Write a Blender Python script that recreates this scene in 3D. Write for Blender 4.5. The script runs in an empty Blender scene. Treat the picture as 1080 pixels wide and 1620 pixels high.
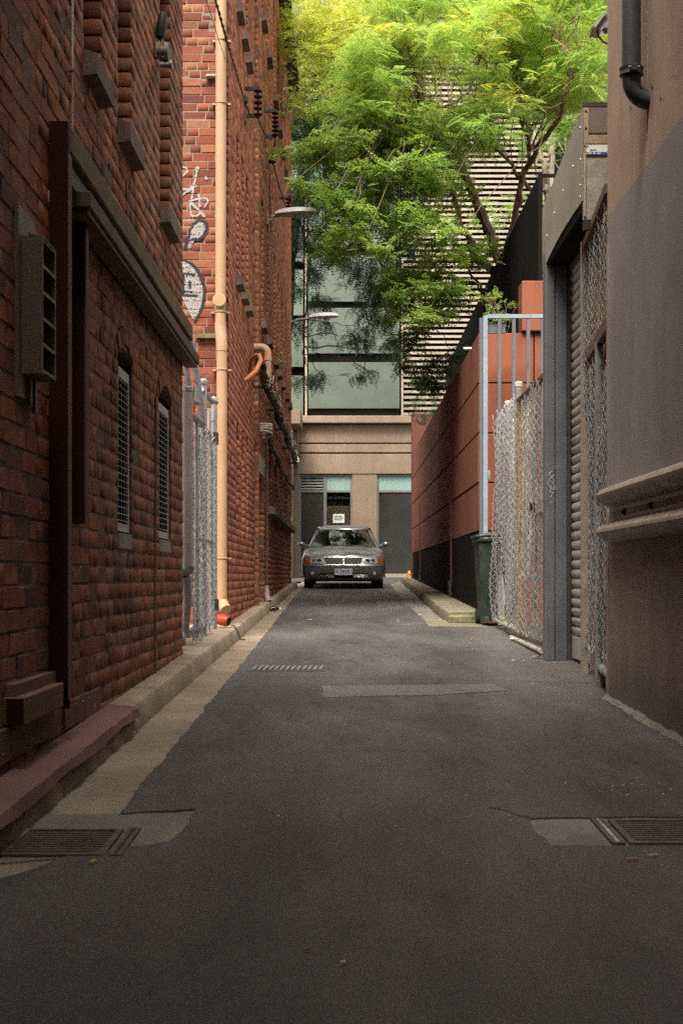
import bpy, math, random
import numpy as np
from mathutils import Vector, Matrix
from mathutils.geometry import delaunay_2d_cdt

random.seed(7)
RNG = np.random.default_rng(7)
scene = bpy.context.scene
COL = scene.collection
PI = math.pi

# ------------------------------------------------------------------ camera
F = 2200.0          # focal length in photo pixels (photo 1080 x 1620)
VX, VY = 545.0, 912.0   # vanishing point of the lane / level horizon
HC = 0.95           # eye height above the lane
SLOPE = 50.0 / F    # the lane rises gently away from the camera
cam_d = bpy.data.cameras.new('camera')
cam = bpy.data.objects.new('camera', cam_d)
COL.objects.link(cam)
scene.camera = cam
cam.location = (0, 0, HC)
cam.rotation_euler = (PI / 2, 0, 0)
cam_d.sensor_width = 36.0
cam_d.lens = F / 1620.0 * 36.0
cam_d.shift_x = -(VX - 540.0) / 1620.0
cam_d.shift_y = (VY - 810.0) / 1620.0
cam_d.clip_end = 2000
cam_d.dof.use_dof = True
cam_d.dof.focus_distance = 16.0
cam_d.dof.aperture_fstop = 9.0

# ------------------------------------------------------------------ sky and sun
SUN_EL, SUN_AZ = 56.0, 192.0       # azimuth clockwise from +Y (lane direction)
world = bpy.data.worlds.new('World')
scene.world = world
world.use_nodes = True
wn = world.node_tree
wn.nodes.clear()
w_out = wn.nodes.new('ShaderNodeOutputWorld')
w_bg = wn.nodes.new('ShaderNodeBackground')
w_sky = wn.nodes.new('ShaderNodeTexSky')
w_sky.sky_type = 'NISHITA'
w_sky.sun_disc = False
w_sky.sun_elevation = math.radians(SUN_EL)
w_sky.sun_rotation = math.radians(SUN_AZ)
w_sky.air_density = 1.0
w_sky.dust_density = 4.0
w_hs = wn.nodes.new('ShaderNodeHueSaturation')
w_hs.inputs['Saturation'].default_value = 0.22      # thin bright overcast
w_mul = wn.nodes.new('ShaderNodeMix')
w_mul.data_type = 'RGBA'
w_mul.blend_type = 'MULTIPLY'
w_mul.inputs[0].default_value = 1.0
w_mul.inputs[7].default_value = (1.0, 0.95, 0.87, 1)
wn.links.new(w_sky.outputs[0], w_hs.inputs['Color'])
wn.links.new(w_hs.outputs[0], w_mul.inputs[6])
wn.links.new(w_mul.outputs[2], w_bg.inputs['Color'])
w_bg.inputs['Strength'].default_value = 0.15
wn.links.new(w_bg.outputs[0], w_out.inputs[0])

sun_d = bpy.data.lights.new('sun', 'SUN')
sun_d.energy = 3.4
sun_d.angle = math.radians(34)
sun_d.color = (1.0, 0.95, 0.86)
sun = bpy.data.objects.new('sun', sun_d)
COL.objects.link(sun)
_e, _a = math.radians(SUN_EL), math.radians(SUN_AZ)
_dir = Vector((math.sin(_a) * math.cos(_e), math.cos(_a) * math.cos(_e), math.sin(_e)))
sun.rotation_euler = _dir.to_track_quat('Z', 'Y').to_euler()
sun.location = (0, -5, 30)

scene.view_settings.view_transform = 'Standard'
scene.view_settings.look = 'None'
scene.view_settings.exposure = 1.54
scene.view_settings.gamma = 1.0
scene.cycles.max_bounces = 8
scene.cycles.diffuse_bounces = 5
scene.cycles.transparent_max_bounces = 12
scene.cycles.use_denoising = False
scene.cycles.caustics_reflective = False
scene.cycles.caustics_refractive = False
scene.cycles.blur_glossy = 1.0
scene.cycles.sample_clamp_indirect = 3.0

# ------------------------------------------------------------------ measuring helpers (photo -> metres)
def gz(y): return SLOPE * y                       # lane level at depth y
def wy(px, X): return X * F / (px - VX)           # depth of a point seen at px on the plane x = X
def zz(py, y): return HC + (VY - py) * y / F      # height of a point seen at py at depth y
def xx(px, y): return (px - VX) * y / F
def G(px, py, up=0.0):                            # point of the lane surface
    y = F * (HC - up) / (py - (VY - SLOPE * F))
    return (xx(px, y), y, gz(y) + up)

# ------------------------------------------------------------------ scene helpers
def tag(o, label=None, cat=None, group=None, kind=None):
    if label: o['label'] = label
    if cat: o['category'] = cat
    if group: o['group'] = group
    if kind: o['kind'] = kind
    return o

def thing(name, label, cat, loc=(0, 0, 0), group=None):
    o = bpy.data.objects.new(name, None)
    COL.objects.link(o)
    o.location = loc
    o.empty_display_size = 0.1
    return tag(o, label, cat, group)

def root_of(o):
    while o.parent: o = o.parent
    return o

class MB:
    """collects shapes in world coordinates; build() links them as ONE mesh"""
    def __init__(s):
        s.v = []; s.f = []
    def add(s, verts, faces):
        n = len(s.v)
        s.v.extend([tuple(p) for p in verts])
        s.f.extend([tuple(i + n for i in f) for f in faces])
        return s
    def box(s, x0, x1, y0, y1, z0, z1, slope=False):
        if slope:
            a, b = gz(y0), gz(y1)
        else: a = b = 0
        return s.add([(x0, y0, z0 + a), (x1, y0, z0 + a), (x1, y1, z0 + b), (x0, y1, z0 + b),
                      (x0, y0, z1 + a), (x1, y0, z1 + a), (x1, y1, z1 + b), (x0, y1, z1 + b)],
                     [(0, 3, 2, 1), (4, 5, 6, 7), (0, 1, 5, 4), (1, 2, 6, 5), (2, 3, 7, 6), (3, 0, 4, 7)])
    def bbox(s, x0, x1, y0, y1, z0, z1, b=0.006):
        """box with chamfered edges"""
        b = min(b, (x1 - x0) * .45, (y1 - y0) * .45, (z1 - z0) * .45)
        V = []
        for sx in (0, 1):
            for sy in (0, 1):
                for sz in (0, 1):
                    X, Y, Z = (x1 if sx else x0), (y1 if sy else y0), (z1 if sz else z0)
                    dx, dy, dz = (-b if sx else b), (-b if sy else b), (-b if sz else b)
                    V += [(X, Y + dy, Z + dz), (X + dx, Y, Z + dz), (X + dx, Y + dy, Z)]
        def i(sx, sy, sz, k): return ((sx * 2 + sy) * 2 + sz) * 3 + k
        Fc = [(i(0,0,0,0), i(0,0,1,0), i(0,1,1,0), i(0,1,0,0)), (i(1,0,0,0), i(1,1,0,0), i(1,1,1,0), i(1,0,1,0)),
              (i(0,0,0,1), i(1,0,0,1), i(1,0,1,1), i(0,0,1,1)), (i(0,1,0,1), i(0,1,1,1), i(1,1,1,1), i(1,1,0,1)),
              (i(0,0,0,2), i(0,1,0,2), i(1,1,0,2), i(1,0,0,2)), (i(0,0,1,2), i(1,0,1,2), i(1,1,1,2), i(0,1,1,2))]
        for a in (0, 1):
            for c in (0, 1):
                Fc.append((i(0,a,c,1), i(1,a,c,1), i(1,a,c,2), i(0,a,c,2)))
                Fc.append((i(a,0,c,0), i(a,1,c,0), i(a,1,c,2), i(a,0,c,2)))
                Fc.append((i(a,c,0,0), i(a,c,1,0), i(a,c,1,1), i(a,c,0,1)))
        for sx in (0, 1):
            for sy in (0, 1):
                for sz in (0, 1):
                    Fc.append((i(sx,sy,sz,0), i(sx,sy,sz,1), i(sx,sy,sz,2)))
        return s.add(V, Fc)
    def tube(s, pts, r, n=10, cap=True):
        pts = [Vector(p) for p in pts]
        m = len(pts)
        rs = r if isinstance(r, (list, tuple)) else [r] * m
        V = []; Fc = []
        t = (pts[1] - pts[0]).normalized()
        up = Vector((0, 0, 1)) if abs(t.z) < .9 else Vector((1, 0, 0))
        u = t.cross(up).normalized()
        for k in range(m):
            t = (pts[min(k + 1, m - 1)] - pts[max(k - 1, 0)]).normalized()
            u = (u - t * u.dot(t)).normalized()
            w = t.cross(u)
            for j in range(n):
                a = 2 * PI * j / n
                V.append(pts[k] + (u * math.cos(a) + w * math.sin(a)) * rs[k])
        for k in range(m - 1):
            for j in range(n):
                a, b = k * n + j, k * n + (j + 1) % n
                Fc.append((a, b, b + n, a + n))
        if cap:
            Fc.append(tuple(reversed(range(n))))
            Fc.append(tuple(range((m - 1) * n, m * n)))
        return s.add(V, Fc)
    def lathe(s, c, axis, prof, n=16):
        """prof: list of (distance along axis, radius)"""
        c = Vector(c); t = Vector(axis).normalized()
        u = t.cross(Vector((0, 0, 1)) if abs(t.z) < .9 else Vector((1, 0, 0))).normalized()
        w = t.cross(u)
        V = []; Fc = []
        for d, r in prof:
            for j in range(n):
                a = 2 * PI * j / n
                V.append(c + t * d + (u * math.cos(a) + w * math.sin(a)) * max(r, 1e-4))
        for k in range(len(prof) - 1):
            for j in range(n):
                a, b = k * n + j, k * n + (j + 1) % n
                Fc.append((a, b, b + n, a + n))
        Fc.append(tuple(reversed(range(n)))); Fc.append(tuple(range((len(prof) - 1) * n, len(prof) * n)))
        return s.add(V, Fc)
    def prism(s, poly, d):
        """poly: planar list of 3-D points, extruded by vector d"""
        n = len(poly); d = Vector(d)
        V = [Vector(p) for p in poly]; V += [p + d for p in V]
        Fc = [tuple(reversed(range(n))), tuple(range(n, 2 * n))]
        for i in range(n):
            j = (i + 1) % n
            Fc.append((i, j, j + n, i + n))
        return s.add(V, Fc)
    def sweep(s, prof, ys, zf=gz, cap=True):
        """profile (x, z) swept along y, riding on zf(y)"""
        n = len(prof); V = []; Fc = []
        for y in ys:
            for p in prof: V.append((p[0], y, p[1] + zf(y)))
        for k in range(len(ys) - 1):
            for i in range(n):
                j = (i + 1) % n
                Fc.append((k * n + i, k * n + j, (k + 1) * n + j, (k + 1) * n + i))
        if cap:
            Fc.append(tuple(range(n))); Fc.append(tuple(reversed(range((len(ys) - 1) * n, len(ys) * n))))
        return s.add(V, Fc)
    def grid(s, P):
        """P[i][j] points"""
        r, c = len(P), len(P[0])
        return s.add([p for row in P for p in row],
                     [(i * c + j, i * c + j + 1, (i + 1) * c + j + 1, (i + 1) * c + j) for i in range(r - 1) for j in range(c - 1)])
    def build(s, name, m, parent=None, smooth=False, fix=True):
        me = bpy.data.meshes.new(name)
        off = root_of(parent).location if parent else Vector((0, 0, 0))
        me.from_pydata([(p[0] - off[0], p[1] - off[1], p[2] - off[2]) for p in s.v], [], s.f)
        return finish(name, me, m, parent, smooth, fix)

def finish(name, me, m, parent=None, smooth=False, fix=False):
    if fix:
        import bmesh
        bm = bmesh.new(); bm.from_mesh(me)
        bmesh.ops.recalc_face_normals(bm, faces=bm.faces)
        bm.to_mesh(me); bm.free()
    me.materials.append(m)
    if smooth:
        me.polygons.foreach_set('use_smooth', [True] * len(me.polygons))
        try: me.set_sharp_from_angle(angle=math.radians(34))
        except Exception: pass
    me.update()
    o = bpy.data.objects.new(name, me)
    COL.objects.link(o)
    if parent: o.parent = parent
    return o

def np_mesh(name, V, Q, m, parent=None, tint=None, kind='stuff', smooth=False):
    """V (n,3) float array in world coords, Q (k,4) or (k,3) int array"""
    off = np.array(root_of(parent).location) if parent else np.zeros(3)
    V = np.asarray(V, dtype=np.float32) - off.astype(np.float32)
    Q = np.asarray(Q, dtype=np.int32)
    me = bpy.data.meshes.new(name)
    me.vertices.add(len(V)); me.vertices.foreach_set('co', V.ravel())
    k = Q.shape[1]
    me.loops.add(Q.size); me.loops.foreach_set('vertex_index', Q.ravel())
    me.polygons.add(len(Q))
    me.polygons.foreach_set('loop_start', np.arange(0, Q.size, k, dtype=np.int32))
    me.polygons.foreach_set('loop_total', np.full(len(Q), k, dtype=np.int32))
    me.update(calc_edges=True)
    if tint is not None:
        at = me.attributes.new('tint', 'FLOAT', 'FACE')
        at.data.foreach_set('value', np.asarray(tint, dtype=np.float32))
    o = finish(name, me, m, parent, smooth)
    if kind: o['kind'] = kind
    return o

def copy_tree(o, parent=None):
    c = o.copy(); COL.objects.link(c); c.parent = parent
    for ch in list(o.children): copy_tree(ch, c)
    return c

# ------------------------------------------------------------------ materials
class N:
    def __init__(s, name):
        s.m = bpy.data.materials.new(name); s.m.use_nodes = True
        s.t = s.m.node_tree; s.t.nodes.clear()
        s.out = s.t.nodes.new('ShaderNodeOutputMaterial')
        s.b = s.t.nodes.new('ShaderNodeBsdfPrincipled')
        s.t.links.new(s.b.outputs[0], s.out.inputs[0])
        s.geo = s.t.nodes.new('ShaderNodeNewGeometry')
    def n(s, ty, **kw):
        x = s.t.nodes.new(ty)
        for k, v in kw.items(): setattr(x, k, v)
        return x
    def l(s, a, b): s.t.links.new(a, b)
    def vec(s, sc=(1, 1, 1)):
        mp = s.n('ShaderNodeMapping'); mp.inputs['Scale'].default_value = sc
        s.l(s.geo.outputs['Position'], mp.inputs['Vector']); return mp.outputs[0]
    def noise(s, scale, detail=4, rough=.6, sc=(1, 1, 1)):
        x = s.n('ShaderNodeTexNoise'); x.inputs['Scale'].default_value = scale
        x.inputs['Detail'].default_value = detail; x.inputs['Roughness'].default_value = rough
        s.l(s.vec(sc), x.inputs['Vector']); return x.outputs['Fac']
    def ramp(s, fac, stops):
        r = s.n('ShaderNodeValToRGB'); el = r.color_ramp.elements
        while len(el) < len(stops): el.new(.5)
        for e, (p, c) in zip(el, stops):
            e.position = p; e.color = (c, c, c, 1) if isinstance(c, (int, float)) else (*c, 1)
        s.l(fac, r.inputs[0]); return r.outputs[0]
    def mix(s, fac, a, b, mode='MIX'):
        x = s.n('ShaderNodeMix', data_type='RGBA', blend_type=mode)
        for i, v in ((0, fac), (6, a), (7, b)):
            if isinstance(v, (int, float)): x.inputs[i].default_value = v
            elif isinstance(v, tuple): x.inputs[i].default_value = (*v, 1)
            else: s.l(v, x.inputs[i])
        return x.outputs[2]
    def math(s, op, a, b=0.0):
        x = s.n('ShaderNodeMath', operation=op)
        for i, v in ((0, a), (1, b)):
            if isinstance(v, (int, float)): x.inputs[i].default_value = v
            else: s.l(v, x.inputs[i])
        return x.outputs[0]
    def bump(s, h, strength=.3, dist=.01, prev=None):
        b = s.n('ShaderNodeBump'); b.inputs['Strength'].default_value = strength
        b.inputs['Distance'].default_value = dist
        s.l(h, b.inputs['Height'])
        if prev: s.l(prev, b.inputs['Normal'])
        return b.outputs[0]
    def fin(s, col=None, rough=None, normal=None, metal=0.0, spec=.4):
        for k, v in (('Base Color', col), ('Roughness', rough), ('Metallic', metal), ('Specular IOR Level', spec), ('Normal', normal)):
            if v is None: continue
            if isinstance(v, (int, float)): s.b.inputs[k].default_value = v
            elif isinstance(v, tuple): s.b.inputs[k].default_value = (*v, 1)
            else: s.l(v, s.b.inputs[k])
        return s.m

def sc3(c, k): return tuple(min(1, x * k) for x in c)

def mat(name, col, rough=.7, metal=0.0, var=.25, scale=3.0, bump=.25, bscale=60.0, streak=None, dirt=None, spec=.4):
    """streak: (colour, amount, scale) vertical run-off marks; dirt: (colour, amount, scale) blotches"""
    k = N(name)
    a = k.noise(scale, 5)
    c = k.mix(k.ramp(a, [(.3, 0), (.7, 1)]), sc3(col, 1 - var), sc3(col, 1 + var))
    f = k.noise(bscale, 3)
    c = k.mix(.35 * min(1, var * 3), c, k.ramp(f, [(.25, .25), (.75, 1.0)]), 'MULTIPLY')
    if streak:
        st = k.noise(streak[2], 4, .65, (1, 1, .06))
        st2 = k.noise(1.3, 3)
        fac = k.math('MULTIPLY', k.math('MULTIPLY', k.ramp(st, [(.42, 0), (.68, 1)]), k.ramp(st2, [(.35, .15), (.65, 1)])), streak[1])
        c = k.mix(fac, c, streak[0])
    if dirt:
        d = k.noise(dirt[2], 6, .7)
        c = k.mix(k.math('MULTIPLY', k.ramp(d, [(.45, 0), (.68, 1)]), dirt[1]), c, dirt[0])
    r = k.math('ADD', k.math('MULTIPLY', k.noise(scale * 4, 4), .3), rough - .15)
    return k.fin(c, r, k.bump(f, bump, .004), metal, spec)

def brick_mat(name, stops, grime=(.05, .035, .03), gr_amt=.45, pale=.5):
    k = N(name)
    at = k.n('ShaderNodeAttribute', attribute_name='tint')
    oi = k.n('ShaderNodeObjectInfo')
    t = k.math('FRACT', k.math('ADD', at.outputs['Fac'], oi.outputs['Random']))
    c = k.ramp(t, stops)
    n1 = k.noise(38, 6, .75)
    c = k.mix(.75, c, k.ramp(n1, [(.25, .35), (.6, 1.0), (.8, 1.25)]), 'MULTIPLY')
    n2 = k.noise(1.1, 5, .65)
    c = k.mix(k.math('MULTIPLY', k.ramp(n2, [(.42, 0), (.62, 1)]), gr_amt), c, grime)
    n3 = k.noise(7, 5, .75, (1, 1, .45))
    n4 = k.noise(.9, 3)
    e = k.math('MULTIPLY', k.ramp(n3, [(.56, 0), (.68, 1)]), k.ramp(n4, [(.44, 0), (.58, 1)]))
    c = k.mix(k.math('MULTIPLY', e, pale), c, (.42, .34, .29))
    nb = k.bump(n1, .30, .004)
    nb = k.bump(k.noise(170, 3), .5, .003, nb)
    return k.fin(c, .88, nb, 0, .25)
# ------------------------------------------------------------------ material list
M = {}
M['brick_near'] = brick_mat('near brick', [(0, (.15, .068, .046)), (.12, (.29, .102, .053)), (.45, (.375, .132, .064)), (.7, (.43, .172, .086)), (.9, (.34, .165, .10)), (1, (.20, .10, .068))], gr_amt=.35)
M['brick_far'] = brick_mat('far brick', [(0, (.20, .07, .046)), (.25, (.36, .118, .064)), (.55, (.46, .16, .08)), (.8, (.52, .215, .11)), (1, (.31, .105, .066))], grime=(.10, .05, .038), gr_amt=.3, pale=.35)
M['brick_front'] = brick_mat('front brick', [(0, (.12, .038, .028)), (.3, (.225, .062, .036)), (.6, (.29, .085, .045)), (.85, (.33, .14, .07)), (1, (.16, .05, .036))], grime=(.12, .05, .04), gr_amt=.35, pale=.3)
M['mortar_dark'] = mat('weathered mortar', (.14, .10, .075), .95, var=.5, scale=2.0, bump=.6, bscale=90, dirt=((.22, .19, .15), .8, 1.2))
M['mortar_pale'] = mat('pale mortar', (.30, .225, .165), .95, var=.3, scale=5, bump=.6, bscale=110, dirt=((.12, .08, .06), .7, 2.5))
M['mortar_far'] = mat('grey brown mortar', (.20, .105, .070), .95, var=.35, scale=2, bump=.5, bscale=90)
M['sill_stone'] = mat('worn sill stone', (.20, .14, .105), .9, var=.35, scale=8, bump=.5, bscale=70, streak=((.07, .05, .045), .8, 22))
M['maroon'] = mat('maroon paint', (.048, .011, .009), .75, var=.18, scale=4, bump=.08, bscale=50, spec=.12)
M['plum'] = mat('dusty plum paint', (.235, .130, .108), .8, var=.22, scale=3, bump=.15, bscale=40, dirt=((.13, .08, .06), .6, 6), spec=.15)
M['timber'] = mat('weathered timber', (.20, .155, .085), .85, var=.3, scale=5, bump=.35, bscale=45, streak=((.11, .09, .045), .5, 30), spec=.15)
M['brown_metal'] = mat('brown painted steel', (.14, .080, .060), .7, var=.15, scale=3, bump=.1, bscale=40, spec=.2)
M['vent_metal'] = mat('dull grey brown sheet', (.165, .130, .105), .55, metal=.2, var=.15, scale=4, bump=.1)
M['void'] = mat('dark inside', (.006, .005, .005), .9, var=.1, bump=0)
M['galv'] = mat('galvanised steel', (.43, .43, .42), .42, metal=.55, var=.18, scale=14, bump=.12, bscale=60, dirt=((.22, .20, .18), .6, 9))
M['galv_dull'] = mat('dull galvanised steel', (.30, .30, .295), .55, metal=.4, var=.2, scale=12, bump=.12, dirt=((.14, .12, .10), .6, 8))
M['wire'] = mat('galvanised wire', (.54, .53, .51), .45, metal=.35, var=.2, scale=20, bump=0)
M['wire_rust'] = mat('tarnished wire', (.54, .48, .42), .6, metal=.25, var=.35, scale=9, bump=0, dirt=((.20, .11, .06), .7, 6))
M['plastic_white'] = mat('dirty clear plastic', (.62, .60, .57), .45, var=.15, scale=6, bump=.6, bscale=14, dirt=((.35, .30, .26), .5, 4))
M['grille'] = mat('grey painted grille', (.58, .54, .48), .6, metal=.1, var=.2, scale=10)
M['tan_pipe'] = mat('tan painted pipe', (.44, .268, .15), .55, var=.08, scale=4, bump=.05, bscale=50, streak=((.33, .20, .12), .35, 25))
M['pvc'] = mat('pinkish grey plastic pipe', (.36, .29, .265), .5, var=.1, scale=5, bump=.05)
M['concrete'] = mat('kerb concrete', (.36, .285, .205), .92, var=.28, scale=2.5, bump=.5, bscale=80, dirt=((.17, .125, .09), .7, 3.5))
M['gutter'] = mat('gutter concrete', (.275, .212, .155), .92, var=.25, scale=1.6, bump=.45, bscale=70, dirt=((.15, .115, .085), .75, 2.6))
M['collar'] = mat('grey concrete', (.20, .175, .145), .92, var=.22, scale=3, bump=.45, bscale=80, dirt=((.10, .085, .07), .6, 5))
M['old_concrete'] = mat('mossy old concrete', (.20, .165, .115), .92, var=.28, scale=2.5, bump=.5, bscale=80, dirt=((.11, .10, .06), .8, 3.5))
M['iron'] = mat('old cast iron', (.125, .103, .085), .62, metal=.3, var=.35, scale=10, bump=.4, bscale=70, dirt=((.15, .085, .05), .5, 12))
M['black_iron'] = mat('black iron', (.022, .020, .020), .6, var=.3, scale=9, bump=.2)
M['rust_red'] = mat('rust red fibre cement', (.25, .074, .034), .9, var=.17, scale=1.6, bump=.35, bscale=60, streak=((.12, .042, .026), .85, 6), dirt=((.17, .065, .04), .7, 1.6))
M['dark_red'] = mat('dark red fibre cement', (.12, .042, .028), .85, var=.15, scale=1.6, bump=.3, bscale=60, streak=((.07, .03, .02), .5, 7))
M['black_sheet'] = mat('black sheet cladding', (.009, .0085, .008), .9, var=.3, scale=3, bump=.1, spec=.08)
M['slate_steel'] = mat('slate grey painted steel', (.125, .130, .140), .5, metal=.1, var=.16, scale=3, bump=.1, bscale=50, streak=((.20, .195, .19), .35, 9))
M['blue_grey'] = mat('blue grey steel', (.27, .32, .37), .5, metal=.3, var=.15, scale=6, bump=.08, streak=((.22, .26, .30), .6, 16))
M['bluegrey_dark'] = mat('dark blue grey steel', (.115, .125, .145), .5, metal=.2, var=.12, scale=6, bump=.08)
M['slat'] = mat('taupe shutter slat', (.36, .32, .285), .5, metal=.15, var=.15, scale=4, bump=.08, dirt=((.13, .10, .08), .5, 5))
M['fascia'] = mat('grey green sheet metal', (.27, .25, .205), .55, metal=.2, var=.15, scale=2, bump=.08, streak=((.40, .37, .31), .5, 9))
M['rail_brown'] = mat('brown painted guard rail', (.33, .265, .215), .48, var=.15, scale=3, bump=.1, bscale=45, dirt=((.11, .08, .06), .5, 4), streak=((.35, .28, .23), .4, 14))
M['reed'] = mat('dry reed', (.36, .235, .125), .85, var=.45, scale=30, bump=.3)
M['cement_board'] = mat('grey cement board', (.33, .29, .235), .9, var=.25, scale=10, bump=.4)
M['old_wood'] = mat('old pale wood', (.42, .30, .20), .85, var=.3, scale=8, bump=.35, streak=((.2, .13, .08), .6, 24))
M['black_pipe'] = mat('charcoal pipe', (.050, .052, .053), .45, var=.18, scale=9, bump=.08)
M['dark_cast'] = mat('dark cast fitting', (.035, .034, .033), .5, var=.25, scale=12, bump=.2)
M['beige_render'] = mat('beige render', (.275, .20, .142), .9, var=.14, scale=1.2, bump=.35, bscale=70, streak=((.17, .12, .085), .6, 5), dirt=((.19, .135, .095), .5, 1.8))
M['dark_frame'] = mat('grey window frame', (.21, .205, .195), .5, metal=.2, var=.1)
M['green_panel'] = mat('sage green glass panel', (.092, .116, .090), .4, var=.16, scale=.5, bump=.02, bscale=20, spec=.5, streak=((.08, .10, .08), .4, 2.0))
M['teal_glass'] = mat('pale teal transom glass', (.25, .37, .34), .25, var=.06, scale=.9, bump=.02)
M['dark_glass'] = mat('dark window glass', (.045, .044, .040), .12, var=.35, scale=.8, bump=0, spec=.6)
M['louvre'] = mat('cream louvre blade', (.31, .255, .195), .8, var=.12, scale=3, bump=.15)
M['bin_green'] = mat('dark green bin plastic', (.014, .030, .020), .5, var=.2, scale=5, bump=.12, dirt=((.08, .075, .06), .5, 7))
M['lid_green'] = mat('green bin lid plastic', (.035, .068, .05), .5, var=.2, scale=6, bump=.1)
M['lamp_grey'] = mat('pale grey lamp housing', (.50, .50, .49), .4, var=.1, scale=8, bump=.05)
M['lamp_lens'] = mat('frosted lamp lens', (.42, .42, .41), .3, var=.1, bump=0)
M['orange_hose'] = mat('orange conduit', (.48, .17, .06), .55, var=.2, scale=9, bump=.1)
M['cable'] = mat('black cable', (.016, .014, .013), .55, var=.4, scale=22, bump=.3)
M['cable_spot'] = mat('pale cable tie', (.32, .27, .22), .6, var=.3, scale=20)
M['cream_hose'] = mat('cream hose', (.50, .44, .35), .5, var=.15, scale=9)
M['orange_plastic'] = mat('red orange plastic', (.48, .05, .02), .45, var=.3, scale=14, bump=.15, dirt=((.08, .03, .02), .5, 12))
M['red_sign'] = mat('red enamel', (.55, .02, .015), .4, var=.1)
M['white_paint'] = mat('white spray paint', (.37, .345, .33), .8, var=.12, scale=20, bump=.3)
M['black_paint'] = mat('black spray paint', (.022, .022, .026), .8, var=.2, scale=20, bump=.3)
M['grey_paint'] = mat('pale grey marker', (.34, .35, .36), .8, var=.1, bump=0)
M['paper'] = mat('pale paper notice', (.60, .66, .60), .7, var=.05, bump=0)
M['ink'] = mat('dark ink', (.05, .07, .06), .8, var=.05, bump=0)
M['blue_ink'] = mat('blue print', (.02, .08, .27), .6, var=.1, bump=0)
M['white_card'] = mat('white printed card', (.72, .70, .66), .6, var=.06, bump=0)
M['carton'] = mat('brown cardboard', (.26, .17, .095), .8, var=.12, scale=3)
M['leaf_yellow'] = mat('fallen yellow leaf', (.62, .50, .12), .7, var=.25, scale=40)
M['leaf_brown'] = mat('fallen brown leaf', (.34, .19, .09), .8, var=.3, scale=40)
M['scrap'] = mat('pale scrap', (.62, .58, .52), .7, var=.2, scale=40)
M['butt'] = mat('orange cigarette filter', (.55, .20, .05), .7, var=.2, scale=50)
M['moss'] = mat('mossy concrete', (.13, .135, .06), .95, var=.4, scale=14, bump=.7, bscale=60, dirt=((.23, .19, .12), .8, 7))
M['soil'] = mat('dark garden soil', (.06, .045, .03), .95, var=.3, scale=3, bump=.5)
M['hydrant'] = mat('amber painted marker', (.62, .28, .02), .5, var=.2, scale=15)
M['bark'] = mat('brown bark', (.185, .115, .078), .9, var=.35, scale=9, bump=.7, bscale=35, streak=((.30, .22, .17), .5, 14))
M['bark_dark'] = mat('dark bark', (.060, .042, .032), .9, var=.35, scale=9, bump=.7, bscale=35)
M['bark_pale'] = mat('pale grey bark', (.24, .195, .16), .9, var=.3, scale=9, bump=.6, bscale=35)

# road surface: fine aggregate, worn wheel band, darker fresh strip, pale stones
def asphalt(name, base, hi):
    k = N(name)
    f1 = k.noise(95, 5, .8)
    fine = k.noise(330, 2, .7)
    f2 = k.noise(2.2, 6, .68, (1, .30, 1))
    f3 = k.noise(.55, 5, .65, (1.6, .45, 1))
    c = k.mix(k.ramp(f2, [(.3, 0), (.7, 1)]), sc3(base, .62), sc3(base, 1.45))
    c = k.mix(k.ramp(f3, [(.42, 0), (.62, 1)]), c, hi)
    oil = k.noise(1.3, 6, .75, (1.2, .8, 1))
    c = k.mix(k.math('MULTIPLY', k.ramp(oil, [(.60, 0), (.70, 1)]), .55), c, sc3(base, .42))
    c = k.mix(.6, c, k.ramp(f1, [(.30, .50), (.5, .97), (.68, 1.4)]), 'MULTIPLY')
    c = k.mix(.35, c, k.ramp(fine, [(.3, .55), (.7, 1.4)]), 'MULTIPLY')
    v = k.n('ShaderNodeTexVoronoi'); v.inputs['Scale'].default_value = 60
    k.l(k.vec(), v.inputs['Vector'])
    sp = k.ramp(v.outputs['Distance'], [(.10, 1), (.17, 0)])
    sparse = k.ramp(k.noise(23, 3, .8), [(.56, 0), (.66, 1)])
    c = k.mix(k.math('MULTIPLY', k.math('MULTIPLY', sp, sparse), .5), c, (.34, .30, .26))
    cr = k.n('ShaderNodeTexVoronoi', feature='DISTANCE_TO_EDGE'); cr.inputs['Scale'].default_value = .9
    wv = k.n('ShaderNodeMix', data_type='VECTOR'); wv.inputs[0].default_value = .10
    nz = k.n('ShaderNodeTexNoise'); nz.inputs['Scale'].default_value = 3.5; nz.inputs['Detail'].default_value = 5
    k.l(k.vec(), nz.inputs['Vector']); k.l(k.vec((1, .7, 1)), wv.inputs[4]); k.l(nz.outputs['Color'], wv.inputs[5])
    k.l(wv.outputs[1], cr.inputs['Vector'])
    cm = k.math('MULTIPLY', k.ramp(cr.outputs['Distance'], [(.0, 1), (.006, 0)]), k.ramp(k.noise(.8, 3), [(.52, 0), (.60, 1)]))
    c = k.mix(k.math('MULTIPLY', cm, .75), c, (.012, .011, .010))
    h = k.math('ADD', f1, k.math('MULTIPLY', fine, .5))
    nb = k.bump(h, .8, .008)
    nb = k.bump(f2, .25, .03, nb)
    return k.fin(c, .70, nb, 0, .5)
M['asphalt'] = asphalt('worn asphalt', (.056, .047, .043), (.116, .102, .094))
M['asphalt_patch'] = asphalt('pale asphalt patch', (.118, .105, .096), (.13, .117, .107))

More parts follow.
